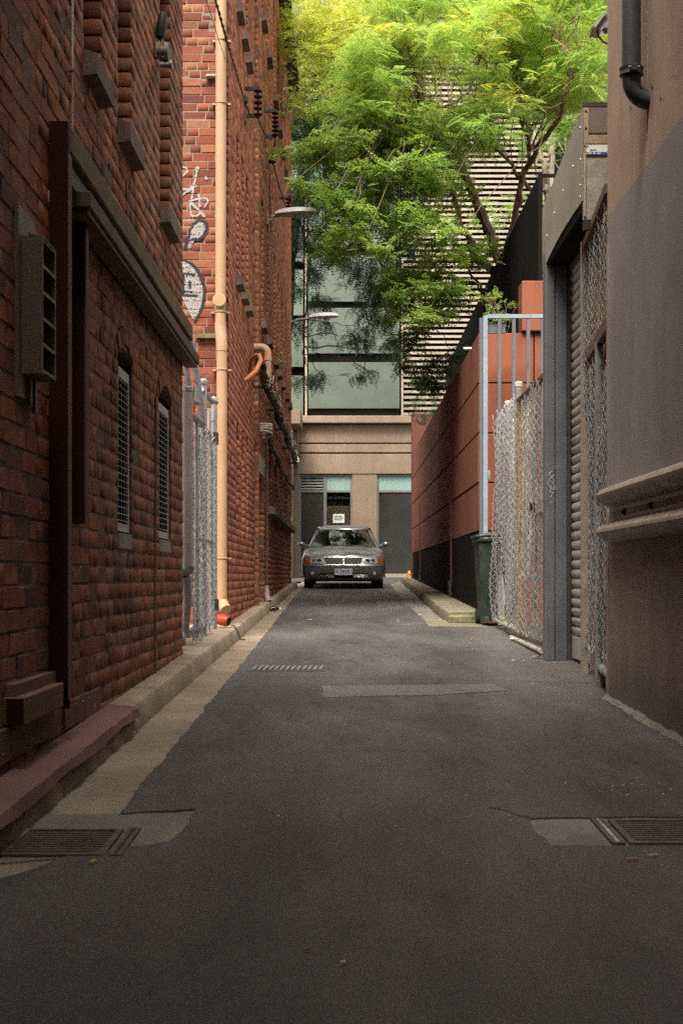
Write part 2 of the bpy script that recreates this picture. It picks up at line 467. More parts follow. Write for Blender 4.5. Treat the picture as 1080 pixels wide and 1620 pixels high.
# right hand rendered wall: tan above, grey anti-graffiti coat below 3.16 m, stains near the foot
def render_wall():
    k = N('rendered wall, grey coat below')
    sep = k.n('ShaderNodeSeparateXYZ'); k.l(k.geo.outputs['Position'], sep.inputs[0])
    z = sep.outputs['Z']
    fine = k.noise(150, 3, .7)
    tan = k.mix(k.ramp(k.noise(3, 5), [(.3, 0), (.7, 1)]), (.38, .268, .195), (.45, .325, .24))
    tan = k.mix(k.math('MULTIPLY', k.ramp(k.noise(9, 4, .6, (1, 1, .1)), [(.5, 0), (.7, 1)]), .35), tan, (.27, .19, .14))
    grey = k.mix(k.ramp(k.noise(3.5, 6, .65, (1, 1, .4)), [(.3, 0), (.7, 1)]), (.265, .228, .210), (.325, .284, .262))
    edge = k.math('GREATER_THAN', z, k.math('ADD', k.math('MULTIPLY', k.noise(25, 2), .012), 3.155))
    c = k.mix(edge, grey, tan)
    low = k.mix(k.ramp(k.noise(4, 6, .7, (1, 1, .45)), [(.35, 0), (.65, 1)]), (.27, .205, .16), (.34, .262, .205))
    c = k.mix(k.ramp(k.math('SUBTRACT', 1.22, z), [(0, 0), (.03, 1)]), c, low)
    stain = k.noise(6.5, 6, .7, (1, 1, .3))
    foot = k.ramp(k.math('ADD', z, k.math('MULTIPLY', stain, -.55)), [(.0, 1), (.28, 0)])
    c = k.mix(k.math('MULTIPLY', foot, .5), c, (.07, .045, .03))
    run = k.math('MULTIPLY', k.ramp(k.noise(11, 5, .7, (1, 1, .07)), [(.52, 0), (.72, 1)]), .22)
    c = k.mix(run, c, (.10, .07, .055))
    cr = k.n('ShaderNodeTexVoronoi', feature='DISTANCE_TO_EDGE'); cr.inputs['Scale'].default_value = .8
    wv = k.n('ShaderNodeMix', data_type='VECTOR'); wv.inputs[0].default_value = .12
    nz = k.n('ShaderNodeTexNoise'); nz.inputs['Scale'].default_value = 4.0; nz.inputs['Detail'].default_value = 6
    k.l(k.vec(), nz.inputs['Vector']); k.l(k.vec((1, .6, .5)), wv.inputs[4]); k.l(nz.outputs['Color'], wv.inputs[5])
    k.l(wv.outputs[1], cr.inputs['Vector'])
    cm = k.math('MULTIPLY', k.ramp(cr.outputs['Distance'], [(.0, 1), (.003, 0)]), k.ramp(k.noise(.7, 3), [(.48, 0), (.56, 1)]))
    c = k.mix(k.math('MULTIPLY', cm, .6), c, (.06, .045, .035))
    patch_ = k.noise(1.1, 5, .6)
    c = k.mix(k.math('MULTIPLY', k.ramp(patch_, [(.48, 0), (.64, 1)]), .25), c, (.13, .10, .085))
    c = k.mix(.4, c, k.ramp(fine, [(.25, .6), (.75, 1.15)]), 'MULTIPLY')
    return k.fin(c, .85, k.bump(fine, .4, .004), 0, .3)
M['render_wall'] = render_wall()

def leaf_mat(name, stops, trans=.5):
    k = N(name)
    at = k.n('ShaderNodeAttribute', attribute_name='tint')
    c = k.ramp(at.outputs['Fac'], stops)
    c = k.mix(.5, c, k.ramp(k.noise(2.0, 3), [(.3, .6), (.7, 1.15)]), 'MULTIPLY')
    df = k.n('ShaderNodeBsdfDiffuse'); tr = k.n('ShaderNodeBsdfTranslucent'); gl = k.n('ShaderNodeBsdfGlossy')
    gl.inputs['Roughness'].default_value = .35
    k.l(c, df.inputs[0])
    k.l(k.mix(1.0, c, (1.0, 1.0, .70), 'MULTIPLY'), tr.inputs[0])
    m1 = k.n('ShaderNodeMixShader'); m1.inputs[0].default_value = trans
    k.l(df.outputs[0], m1.inputs[1]); k.l(tr.outputs[0], m1.inputs[2])
    m2 = k.n('ShaderNodeMixShader'); m2.inputs[0].default_value = .05
    k.l(m1.outputs[0], m2.inputs[1]); k.l(gl.outputs[0], m2.inputs[2])
    k.l(m2.outputs[0], k.out.inputs[0])
    return k.m
M['leaf_bright'] = leaf_mat('bright feathery leaf', [(0, (.17, .33, .07)), (.5, (.33, .51, .11)), (.88, (.50, .65, .18)), (1, (.66, .62, .13))])
M['leaf_mid'] = leaf_mat('mid green leaf', [(0, (.10, .19, .04)), (.5, (.21, .34, .07)), (1, (.40, .53, .13))])
M['leaf_dark'] = leaf_mat('dark green leaf', [(0, (.018, .045, .018)), (.6, (.035, .085, .028)), (1, (.07, .14, .04))], .35)
M['leaf_gold'] = leaf_mat('yellow green leaf', [(0, (.26, .36, .06)), (.5, (.43, .52, .09)), (1, (.66, .60, .11))])

def glass_mat(name, tint, rough=.03):
    k = N(name)
    k.fin(tint, rough, None, 0, .6)
    k.b.inputs['Transmission Weight'].default_value = .85
    k.b.inputs['IOR'].default_value = 1.1
    gl = k.n('ShaderNodeBsdfGlossy'); gl.inputs['Roughness'].default_value = .02
    gl.inputs['Color'].default_value = (.8, .85, .8, 1)
    lw = k.n('ShaderNodeLayerWeight')
    fr = k.n('ShaderNodeMath', operation='POWER'); fr.inputs[1].default_value = 4.0
    k.l(lw.outputs['Facing'], fr.inputs[0])
    fr2 = k.n('ShaderNodeMath', operation='MULTIPLY_ADD'); fr2.inputs[1].default_value = .85; fr2.inputs[2].default_value = .07
    k.l(fr.outputs[0], fr2.inputs[0]); fr = fr2
    tr = k.n('ShaderNodeBsdfTransparent'); tr.inputs[0].default_value = (*tint, 1)
    mx = k.n('ShaderNodeMixShader')
    k.l(fr.outputs[0], mx.inputs[0]); k.l(tr.outputs[0], mx.inputs[1]); k.l(gl.outputs[0], mx.inputs[2])
    k.l(mx.outputs[0], k.out.inputs[0])
    return k.m
M['car_glass'] = glass_mat('car glass', (.13, .16, .14))
M['window_glass'] = glass_mat('window glass', (.72, .75, .72))
k = N('silver green metallic paint')
k.b.inputs['Coat Weight'].default_value = .7
k.b.inputs['Coat Roughness'].default_value = .08
M['car_paint'] = k.fin((.160, .166, .164), .30, None, .45, .5)
M['car_black'] = mat('black car plastic', (.012, .012, .012), .5, var=.1, bump=.05)
M['chrome'] = mat('chrome', (.60, .60, .59), .28, metal=1.0, var=.03, bump=0)
M['lens_clear'] = mat('headlamp glass', (.48, .49, .48), .15, metal=.25, var=.35, scale=25, bump=.1, spec=.8)
M['lens_orange'] = mat('amber indicator', (.34, .065, .012), .3, var=.15, scale=30, bump=.1)
M['rubber'] = mat('tyre rubber', (.014, .014, .014), .85, var=.2, bump=.2)
M['alloy'] = mat('alloy wheel', (.45, .45, .45), .35, metal=.8, var=.1)
M['seat'] = mat('grey seat cloth', (.035, .034, .033), .9, var=.1)
M['plate'] = mat('white number plate', (.62, .62, .66), .5, var=.05, bump=0)
# ================================================================== GROUND
XL, XLB = -1.22, -1.17      # left facades
XR, XRED = 1.62, 1.68       # right facades
KX, GX = -1.08, -1.07

def ground_sheet(name, poly, holes, m, up=0.0, thick=.012, res=None):
    """flat sheet riding on the lane slope; poly/holes are (x, y) rings"""
    pts = []; edges = []
    for ring in [poly] + holes:
        s = len(pts); pts += [Vector((p[0], p[1])) for p in ring]
        edges += [(s + i, s + (i + 1) % len(ring)) for i in range(len(ring))]
    vs, es, fs, *_ = delaunay_2d_cdt(pts, edges, [], 5 if holes else 2, 1e-5)
    b = MB()
    b.add([(v.x, v.y, gz(v.y) + up) for v in vs], [tuple(f) for f in fs])
    for ring in [poly] + holes:
        n = len(ring)
        b.add([(p[0], p[1], gz(p[1]) + up) for p in ring] + [(p[0], p[1], gz(p[1]) + up - thick) for p in ring],
              [(i, (i + 1) % n, (i + 1) % n + n, i + n) for i in range(n)])
    return tag(b.build(name, m), kind='structure')

def rough_line(pts, step=.035, amp=.006, seed=1):
    r = random.Random(seed); out = []
    for (a, b) in zip(pts[:-1], pts[1:]):
        a, b = Vector(a), Vector(b); n = max(1, int((b - a).length / step))
        d = (b - a).normalized(); nn = Vector((-d.y, d.x)); w = 0
        for i in range(n):
            w = w * .6 + r.uniform(-amp, amp)
            p = a + (b - a) * (i / n) + nn * w
            out.append((p.x, p.y))
    out.append(tuple(pts[-1]))
    return out

b = MB(); b.add([(-220, -40, gz(-40) - .05), (220, -40, gz(-40) - .05), (220, 320, gz(320) - .05), (-220, 320, gz(320) - .05)], [(0, 1, 2, 3)])
tag(b.build('ground', M['collar']), kind='structure')

px_edge = [(465, 945), (430, 990), (370, 1066), (300, 1150), (240, 1222), (190, 1286), (250, 1282), (310, 1279), (300, 1298), (268, 1331), (215, 1338), (170, 1344), (110, 1352), (60, 1373), (0, 1390)]
edge = [(-.95, 34.0), (-.92, 29.0)] + [G(*p)[:2] for p in px_edge] + [(-1.085, 3.6), (-1.085, -6)]
left = rough_line(edge, .04, .007, 3)
poly = left + [(1.60, -6), (1.9, 4.30)] + rough_line([(1.9, 4.36), (.655, 4.40), (.625, 4.62), G(838, 1294)[:2], (1.1, 4.86), (1.9, 4.88)], .05, .006, 5) + [(3.4, 8.60), (3.4, 16.4), (1.25, 17.2), (1.02, 17.0), (.98, 24), (1.12, 34.5), (1.4, 36), (9, 36), (9, 44), (-9, 44), (-9, 36), (-1.0, 36)]
ground_sheet('asphalt_lane', poly, [], M['asphalt'])
ground_sheet('gutter', [(-1.10, -6), (-.42, -6), (-.42, 4.0), (-.60, 12), (-.80, 36), (-1.10, 36), (-1.10, 4.635), (-.738, 4.635), (-.738, 4.255), (-1.10, 4.255)], [], M['gutter'], up=-.010, thick=.03)
ground_sheet('gutter', [(.90, 16.6), (1.30, 16.6), (1.45, 36), (1.02, 36)], [], M['collar'], up=-.009, thick=.03)
ground_sheet('concrete_apron', [(.98, 16.2), (1.66, 16.05), (1.66, 17.6), (.99, 17.4)], [], M['old_concrete'], up=.004, thick=.01)
pr = rough_line([G(508, 1086)[:2], G(780, 1083)[:2], G(802, 1093)[:2], G(700, 1100)[:2], G(508, 1104)[:2], G(508, 1086)[:2]], .06, .008, 9)[:-1]
ground_sheet('asphalt_patch', pr, [], M['asphalt_patch'], up=.005, thick=.006)
# pit surrounds
ground_sheet('pit_surround', [(.60, 4.32), (1.61, 4.32), (1.61, 4.425), (.91, 4.425), (.91, 4.795), (1.61, 4.795), (1.61, 4.92), (.58, 4.92)], [], M['collar'], up=-.006, thick=.02)
ground_sheet('pit_surround', [(-1.075, 4.16), (-.46, 4.40), (-.40, 4.98), (-1.075, 4.92), (-1.075, 4.635), (-.738, 4.635), (-.738, 4.255), (-1.075, 4.255)], [], M['collar'], up=-.0055, thick=.01)

# a long tar joint across the lane
b = MB()
jl = rough_line([(-.70, 10.05), (1.9, 9.55)], .05, .006, 12)
for (p, q) in zip(jl[:-1], jl[1:]):
    w = random.uniform(.003, .007)
    b.add([(p[0], p[1] - w, gz(p[1]) + .0045), (q[0], q[1] - w, gz(q[1]) + .0045), (q[0], q[1] + w, gz(q[1]) + .0045), (p[0], p[1] + w, gz(p[1]) + .0045)], [(0, 1, 2, 3)])
jl = rough_line([G(775, 1277)[:2], G(810, 1287)[:2], G(838, 1294)[:2]], .03, .008, 13)
for (p, q) in zip(jl[:-1], jl[1:]):
    w = random.uniform(.004, .010)
    b.add([(p[0], p[1] - w, gz(p[1]) + .0045), (q[0], q[1] - w, gz(q[1]) + .0045), (q[0], q[1] + w, gz(q[1]) + .0045), (p[0], p[1] + w, gz(p[1]) + .0045)], [(0, 1, 2, 3)])
for (pts_, sd) in (([(-.30, 6.3), (.10, 6.42), (.40, 6.38)], 15), ([(.2, 12.5), (.9, 12.2), (1.5, 12.6)], 16)):
    jl = rough_line(pts_, .03, .010, sd)
    for (p, q) in zip(jl[:-1], jl[1:]):
        w = random.uniform(.0008, .0028)
        b.add([(p[0] - w, p[1] - w, gz(p[1]) + .0045), (q[0] - w, q[1] - w, gz(q[1]) + .0045), (q[0] + w, q[1] + w, gz(q[1]) + .0045), (p[0] + w, p[1] + w, gz(p[1]) + .0045)], [(0, 1, 2, 3)])
tag(b.build('road_crack', M['black_iron']), kind='structure')

# kerbs: stones laid end to end
def kerb(prof_fn, cuts, m, name='kerb'):
    r = bpy.data.objects.new(name, None); COL.objects.link(r); tag(r, kind='structure')
    for i, (a, c) in enumerate(zip(cuts[:-1], cuts[1:])):
        o = MB().sweep(prof_fn((a + c) / 2), list(np.linspace(a + .004, c - .004, max(2, int((c - a) / .6)))), gz).build('kerb_stone', m, r, True)
    return r
def kl(y):
    back = -1.235 if y < 10.5 or y > 14.5 else -1.42
    return [(back, -.05), (back, .125), (KX - .035, .122), (KX - .012, .114), (KX + .002, .092), (KX + .014, .0), (KX + .016, -.05)]
kerb(kl, [-6, -2, 1.2, 4.05, 6.3, 8.05, 9.15, 10.5, 12.3, 13.9, 14.5, 17, 20, 23, 26, 29, 31.5], M['concrete'])
def kr(y):
    f = 1.26 + (y - 17) * .010
    return [(1.70, -.05), (1.70, .125), (f + .04, .122), (f + .01, .11), (f, .085), (f - .012, 0), (f - .014, -.05)]
kerb(kr, [17.05, 20, 23, 26, 29, 32, 35], M['old_concrete'])
b = MB(); b.bbox(1.26, 1.64, 16.88, 17.05, gz(17) - .02, gz(17) + .10, .03)
tag(b.build('kerb_end', M['moss'], None, True), kind='structure')
# yard pad behind the left gate and yard floor on the right
b = MB(); b.box(-3.2, -1.42, 10.3, 14.6, -.06, .118, True)
tag(b.build('pavement', M['concrete']), kind='structure')

# ------------------------------------------------------------------ drain pits
def grate(name, label, x0, x1, y0, y1, nb, frame_side):
    t = thing(name, label, 'drain grate', (x0, y0, gz(y0)))
    zc = lambda y: gz(y)
    f = MB()
    for (a, b_, c, d) in ((x0, x1, y0, y0 + .022), (x0, x1, y1 - .022, y1), (x0, x0 + .022, y0 + .022, y1 - .022), (x1 - .022, x1, y0 + .022, y1 - .022)):
        f.box(a, b_, c, d, -.05, .004, True)
    f.build('frame', M['iron'], t)
    MB().box(x0 + .02, x1 - .02, y0 + .02, y1 - .02, -.049, -.045, True).build('pit_shadow', M['void'], t)
    p = (y1 - y0 - .05) / nb
    for i in range(nb):
        yy = y0 + .03 + i * p
        MB().box(x0 + .022, x1 - .022, yy, yy + p * .50, -.03, .001, True).build('grate_bar', M['iron'], t)
    fx = x1 + .012 if frame_side > 0 else x0 - .055
    MB().box(fx, fx + .042, y0, y1 + .02, -.02, .004, True).build('side_channel', M['iron'], t)
    MB().box(fx + .016, fx + .026, y0 + .01, y1, .0042, .0052, True).build('channel_slot', M['wire_rust'] if frame_side < 0 else M['black_iron'], t)
    return t
grate('drain_grate', 'cast iron drain grate beside the left kerb, cut by the photo edge', -1.065, -.735, 4.25, 4.64, 10, 1)
grate('drain_grate', 'cast iron drain grate on the right with a small grey concrete slab beside it', .905, 1.56, 4.42, 4.80, 10, -1)

t = thing('drain_channel', 'narrow slotted drain strip with pale bars across the lane', 'drain', (-.72, 10.5, gz(10.5)))
MB().box(-.74, -.15, 10.42, 10.80, -.02, .0035, True).build('drain_frame', M['iron'], t)
for i in range(13):
    x = -.70 + i * .042
    MB().prism([(x, 10.45, gz(10.45) + .0038), (x + .020, 10.45, gz(10.45) + .0038), (x + .034, 10.78, gz(10.78) + .0038), (x + .014, 10.78, gz(10.78) + .0038)], (0, 0, .012)).build('drain_bar', M['galv'], t)

# ================================================================== BRICKWORK
CH = .086; BH = .0770; JT = .0045
def brick_tpl(seed, L, D=.12):
    r = random.Random(seed)
    cu, cv = .0018 / L, .0018 / BH
    j = lambda a: r.uniform(-a, a)
    V = []
    for (u, v) in ((-.5, -.5), (.5, -.5), (.5, .5), (-.5, .5)):
        V.append((j(.002), (abs(u) - cu * r.uniform(.6, 1.9)) * np.sign(u), (abs(v) - cv * r.uniform(.6, 1.9)) * np.sign(v)))
    for (u, v) in ((-.5, -.5), (.5, -.5), (.5, .5), (-.5, .5)):
        V.append((-.003, u + j(.006 * .22 / L), v + j(.015)))
    for (u, v) in ((-.5, -.5), (.5, -.5), (.5, .5), (-.5, .5)):
        V.append((-D, u, v))
    Q = [(0, 1, 2, 3)]
    for i in range(4):
        k2 = (i + 1) % 4
        Q.append((4 + i, 4 + k2, k2, i)); Q.append((8 + i, 8 + k2, 4 + k2, 4 + i))
    return np.array(V), np.array(Q)
TPL_S = [brick_tpl(i, .222) for i in range(7)]
TPL_H = [brick_tpl(50 + i, .107) for i in range(6)]

def lay_bricks(u0, u1, v0, v1, holes, seed, vmin=None, header=.38, JT=JT):
    """returns [(u centre, v centre, length, height)]"""
    r = random.Random(seed); out = []
    k = 0; v = v0
    while v < v1:
        u = u0 - r.uniform(0, .2)
        hp = header if k % 4 else .8
        while u < u1:
            L = .107 if r.random() < hp else .222
            a, b_ = max(u, u0), min(u + L, u1)
            u += L + JT
            if b_ - a < .03: continue
            if vmin and v + BH < vmin((a + b_) / 2): continue
            segs = [(a, b_)]
            for (h0, h1, g0, g1) in holes:
                if v + BH * .6 < g0 or v + BH * .4 > g1: continue
                ns = []
                for (p, q) in segs:
                    if q <= h0 or p >= h1: ns.append((p, q)); continue
                    if p < h0: ns.append((p, h0))
                    if q > h1: ns.append((h1, q))
                segs = ns
            for (p, q) in segs:
                if q - p > .022: out.append(((p + q) / 2, v + BH / 2, q - p, BH * r.uniform(.94, 1.0)))
        v += CH; k += 1
    return out

def jamb_bricks(root, pl, holes, m, zlo):
    VV = []; QQ = []; TT = []; n = 0; r = random.Random(17)
    for (a, c, e, f) in holes:
        v = zlo + math.ceil((e - zlo) / CH) * CH
        while v + BH < f + .02:
            V, Q = TPL_H[r.randrange(6)]
            w_ = .118
            W = V * np.array([1, w_, BH * r.uniform(.94, 1)])
            VV.append(np.stack([pl - .005 - w_ / 2 + W[:, 1], np.maximum(c - .012 - W[:, 0], c - .014), v + BH / 2 + W[:, 2]], 1))
            QQ.append(Q + n); n += 12; TT += [r.random()] * len(Q); v += CH
    np_mesh('jamb_bricks', np.concatenate(VV), np.concatenate(QQ), m, root, TT)

def place_bricks(root, walls, m, limit=300, rough=.006, indiv=True):
    """walls: [(kind, plane, bricks)], kind 'x' faces +x at x=plane, 'y' faces -y at y=plane"""
    items = []
    for kind, pl, bl in walls:
        for (u, v, L, h) in bl:
            if kind == 'x':
                P = (pl, u, v); w = abs(pl) * F * L / max(u, 1) ** 2
            else:
                P = (u, pl, v); w = F * L / pl
            if P[1] > 1:
                px, py = VX + P[0] * F / P[1], VY - (v - HC) * F / P[1]
                vis = -5 < px < 1085 and -5 < py < 1625
                area = w * F * h / P[1] if vis else 0
            else: area = 0
            items.append((area, kind, P, L, h))
    items.sort(key=lambda a: -a[0])
    rn = random.Random(11)
    meshes = []
    for tset, nm in ((TPL_S, 'brick'), (TPL_H, 'brick')):
        row = []
        for (V, Q) in tset:
            me = bpy.data.meshes.new('brick'); me.from_pydata(V.tolist(), [], Q.tolist()); me.materials.append(m); me.update()
            row.append(me)
        meshes.append(row)
    VV = []; QQ = []; TT = []; n = 0
    for i, (area, kind, P, L, h) in enumerate(items):
        si = 0 if L > .165 else 1
        ti = rn.randrange(len(meshes[si]))
        d = rn.uniform(-rough, rough * .5)
        tilt = rn.gauss(0, .007)
        if indiv and i < limit and area > 0:
            o = bpy.data.objects.new('brick', meshes[si][ti]); COL.objects.link(o); o.parent = root
            off = root.location
            q = (P[0] + d, P[1], P[2]) if kind == 'x' else (P[0], P[1] - d, P[2])
            o.location = (q[0] - off[0], q[1] - off[1], q[2] - off[2])
            o.scale = (1, L, h)
            o.rotation_euler = (tilt * .6, 0, 0) if kind == 'x' else (tilt * .6, 0, -PI / 2)
            continue
        V, Q = (TPL_S if si == 0 else TPL_H)[ti]
        W = V * np.array([1, L, h])
        W[:, 2] += W[:, 1] * tilt * .6
        W[:, 0] += d
        if kind == 'x': W = W + np.array(P)
        else: W = np.stack([P[0] + W[:, 1], P[1] - W[:, 0], P[2] + W[:, 2]], 1)
        VV.append(W); QQ.append(Q + n); n += 12
        TT += [rn.random()] * len(Q)
    if VV:
        np_mesh('brick_courses', np.concatenate(VV), np.concatenate(QQ), m, root, TT)

def core(root, kind, pl, u0, u1, v0, v1, holes, m, depth=.16, recess=.014, name='wall_core'):
    """mortar bed behind the bricks with real openings"""
    us = sorted({u0, u1, *[a for h in holes for a in h[:2]]}); vs = sorted({v0, v1, *[a for h in holes for a in h[2:4]]})
    us = [u for u in us if u0 <= u <= u1]; vs = [v for v in vs if v0 <= v <= v1]
    b = MB()
    def P(u, v, d): return (pl - d, u, v) if kind == 'x' else (u, pl + d, v)
    def quad(a, c, d0, d1, e, f):  # generic
        b.add([a, c, e, f], [(0, 1, 2, 3)])
    for a, c in zip(us[:-1], us[1:]):
        for e, f in zip(vs[:-1], vs[1:]):
            cu, cv = (a + c) / 2, (e + f) / 2
            if any(h[0] < cu < h[1] and h[2] < cv < h[3] for h in holes): continue
            b.add([P(a, e, recess), P(c, e, recess), P(c, f, recess), P(a, f, recess)], [(0, 1, 2, 3)])
    for h in holes:
        a, c, e, f = h[:4]
        for (p, q) in (((a, e), (c, e)), ((c, e), (c, f)), ((c, f), (a, f)), ((a, f), (a, e))):
            b.add([P(*p, recess), P(*q, recess), P(*q, depth), P(*p, depth)], [(0, 1, 2, 3)])
    # solid mass behind
    if kind == 'x':
        b.box(pl - 1.4, pl - depth, u0, u1, v0, v1)
        b.add([P(u0, v0, recess), P(u0, v1, recess), P(u0, v1, depth), P(u0, v0, depth)], [(0, 1, 2, 3)])
        b.add([P(u1, v0, recess), P(u1, v1, recess), P(u1, v1, depth), P(u1, v0, depth)], [(0, 1, 2, 3)])
    else:
        b.box(u0, u1, pl + depth, pl + depth + .5, v0, v1)
    return b.build(name, m, root, fix=False)

# ------------------------------------------------------------------ near left warehouse
nb = thing('brick_warehouse', 'dark brick warehouse filling the left foreground with narrow barred windows', 'building', (XL, 8, gz(8)))
win = [(7.50, 8.01, 1.19, 2.235), (9.16, 9.80, 1.20, 2.245)]
blind = [(6.52, 6.99, 3.42, 5.2), (7.50, 7.97, 3.42, 5.2), (9.21, 9.74, 3.42, 5.2)]
H1 = [(a, c, e, f) for (a, c, e, f) in win + blind]
sill_cut = [(6.50, 6.97, 3.29, 3.42), (7.50, 8.05, 3.29, 3.42), (9.20, 9.80, 3.29, 3.42)]
def vmin_l(u): return gz(u) + .10
bl = lay_bricks(3.2, 10.5, .06, 5.6, H1 + sill_cut, 21, vmin_l)
core(nb, 'x', XL, -6, 10.49, -.2, 5.6, H1, M['mortar_dark'], recess=.0045)
MB().box(XL - 6, XL - .02, -6, 2.4, 5.6, 12).build('shade_storey', M['mortar_far'], nb)  # unseen storey, added to keep sun off the foreground
bl2 = lay_bricks(-2.5, 3.19, .06, 5.0, [], 22, vmin_l)
place_bricks(nb, [('x', XL, bl), ('x', XL, bl2)], M['brick_near'], 300, .004)
jamb_bricks(nb, XL, blind, M['brick_near'], .06)
# shading storey added beyond the frame stays a plain brick coloured mass
for (a, c, e, f) in sill_cut:
    s = MB(); x0 = -1.155
    s.add([(XL - .02, a, e), (x0, a, e + .012), (x0, a, f - .022), (XL - .02, a, f + .004), (XL - .02, c, e), (x0, c, e + .012), (x0, c, f - .022), (XL - .02, c, f + .004)],
          [(0, 1, 2, 3), (4, 7, 6, 5), (0, 4, 5, 1), (1, 5, 6, 2), (2, 6, 7, 3), (3, 7, 4, 0)])
    s.build('sill', M['sill_stone'], nb)
for (a, c, e, f) in win:
    w = MB()
    xw = XL - .018
    fr = [(xw - .012, xw, a + .012, a + .050, e + .01, f - .13), (xw - .012, xw, c - .050, c - .012, e + .01, f - .13), (xw - .012, xw, a + .050, c - .050, f - .185, f - .13), (xw - .012, xw, a + .050, c - .050, e + .01, e + .055)]
    for q in fr: w.box(*q)
    wf = w.build('window', M['grille'], nb)
    MB().box(xw - .07, xw - .05, a, c, e, f).build('pane', M['void'], wf)
    for k_ in range(1, 4):
        y = a + .05 + (c - a - .1) * k_ / 4
        MB().tube([(xw - .006, y, e + .05), (xw - .006, y, f - .18)], .0035, 6).build('bar', M['galv_dull'], wf)
    for k_ in range(22):
        z = e + .07 + (f - e - .27) * k_ / 21
        MB().tube([(xw + .002, a + .03, z), (xw + .002, c - .03, z)], .0022, 6).build('rod', M['grille'], wf)
    # shallow brick arch over the opening: a ring of bricks on edge
    cy = (a + c) / 2; hw = (c - a) / 2
    for k_ in range(7):
        th = (k_ - 3) * .17
        R = hw / math.sin(.62)
        zc = f - R * 1.0 + .005
        p = lambda rr, tt: (XL - .10, cy + rr * math.sin(tt), zc + rr * math.cos(tt))
        th *= .62 / .6
        MB().prism([p(R, th - .078), p(R, th + .078), p(R + .10, th + .074), p(R + .10, th - .074)], (.108, 0, 0)).build('arch_brick', M['brick_near'], nb)
    for sgn in (-1, 1):
        e0 = a if sgn < 0 else c
        ring = [(XL - .09, e0, f - .12)] + [(XL - .09, cy + sgn * R * math.sin(t_), f + .005 - R + R * math.cos(t_)) for t_ in np.linspace(.62, .1, 6)] + [(XL - .09, e0, f + .012)]
        MB().prism(ring, (.080, 0, 0)).build('arch_shoulder', M['mortar_dark'], nb)
    if True:
        MB().box(XL - .10, XL + .004, a + .03, c - .05, e - .085, e - .005).build('sill', M['cement_board'], nb)

# sliding door hardware on the warehouse
t = thing('door_track', 'long weathered timber beam and brown steel track high on the near brick wall', 'door track', (XL, 8, 2.7))
MB().bbox(XL - .01, -1.135, 5.80, 10.42, 2.715, 2.825, .006).build('timber_beam', M['timber'], t)
MB().bbox(XL - .01, -1.165, 5.86, 10.40, 2.62, 2.712, .004).build('dark_gap_strip', M['black_iron'], t)  # black strip paints in the shaded gap between beam and track
tr = MB()
tr.bbox(XL - .01, -1.095, 6.0, 10.50, 2.545, 2.615, .005)
tr.build('steel_track', M['brown_metal'], t)
MB().box(-1.20, -1.11, 6.02, 10.48, 2.522, 2.544).build('track_lip', M['brown_metal'], t)

t = thing('door_post', 'tall maroon steel post standing proud of the near brick wall', 'post', (XL, 5.77, gz(5.77)))
MB().box(XL - .01, -1.142, 5.745, 5.785, .50, 2.832).build('post_web', M['maroon'], t)
MB().box(-1.1415, -1.136, 5.745, 5.80, .44, 2.70).build('post_edge', M['plum'], t)
MB().box(XL - .01, -1.143, 5.786, 5.80, .40, .50).build('post_foot', M['maroon'], t)
t = thing('door_guide', 'shorter dark maroon steel guide hanging beside the tall maroon post', 'post', (XL, 6.2, 1.2))
MB().box(XL - .01, -1.158, 6.19, 6.23, 1.185, 2.60).build('guide_web', M['maroon'], t)
MB().box(-1.1575, -1.150, 6.19, 6.26, 1.185, 2.60).build('guide_edge', M['brown_metal'], t)

t = thing('steel_box_beam', 'plum painted box beam sticking out low on the near brick wall', 'steel beam', (XL, 5.0, .4))
MB().bbox(XL - .01, -1.150, 5.00, 5.70, .415, .515, .004).build('beam_body', M['plum'], t)
MB().box(XL + .005, -1.152, 4.992, 4.999, .42, .51).build('beam_end', M['maroon'], t)
MB().box(XL - .01, -1.185, 5.02, 5.72, .516, .56).build('back_plate', M['plum'], t)
t = thing('skirting_plate', 'riveted plum steel skirting plate along the foot of the near brick wall', 'steel plate', (XL, 5.5, .3))
for (a, c, z0, z1) in ((3.4, 5.84, .285, .405), (6.02, 6.9, .285, .40)):
    p = MB().box(XL - .01, XL + .012, a, c, z0, z1).build('plate', M['plum'], t)
    for i in range(int((c - a) / .16)):
        for zq in (z0 + .035, z1 - .025):
            if random.random() < .55:
                MB().lathe((XL + .012, a + .08 + i * .16, zq), (1, 0, 0), [(0, .005), (.003, .004)], 8).build('rivet', M['galv'], p)
t = thing('kerb_cap', 'bent plum steel sheet folded over the left foreground kerb', 'steel plate', (-1.1, 5.5, gz(5.5) + .12))
ys = list(np.linspace(3.3, 7.12, 34)); rr = random.Random(5)
wob = [rr.uniform(-.010, .010) for _ in ys]
top = []; 
for y, w in zip(ys, wob):
    z = gz(y) + .127
    dip = .008 * math.sin(y * 5) + w * .4
    top.append([(XL + .013, y, z + .008), (-1.15, y, z + .004), (-1.09 + w * .3, y, z), (-1.062 + w * .5, y, z - .010), (-1.050 + w, y, z - .050 + dip), (-1.056 + w, y, z - .052 + dip), (-1.066 + w * .5, y, z - .016), (-1.09 + w * .3, y, z - .0045), (-1.15, y, z - .001)])
o = MB().grid(top).build('cap_sheet', M['plum'], t, True)

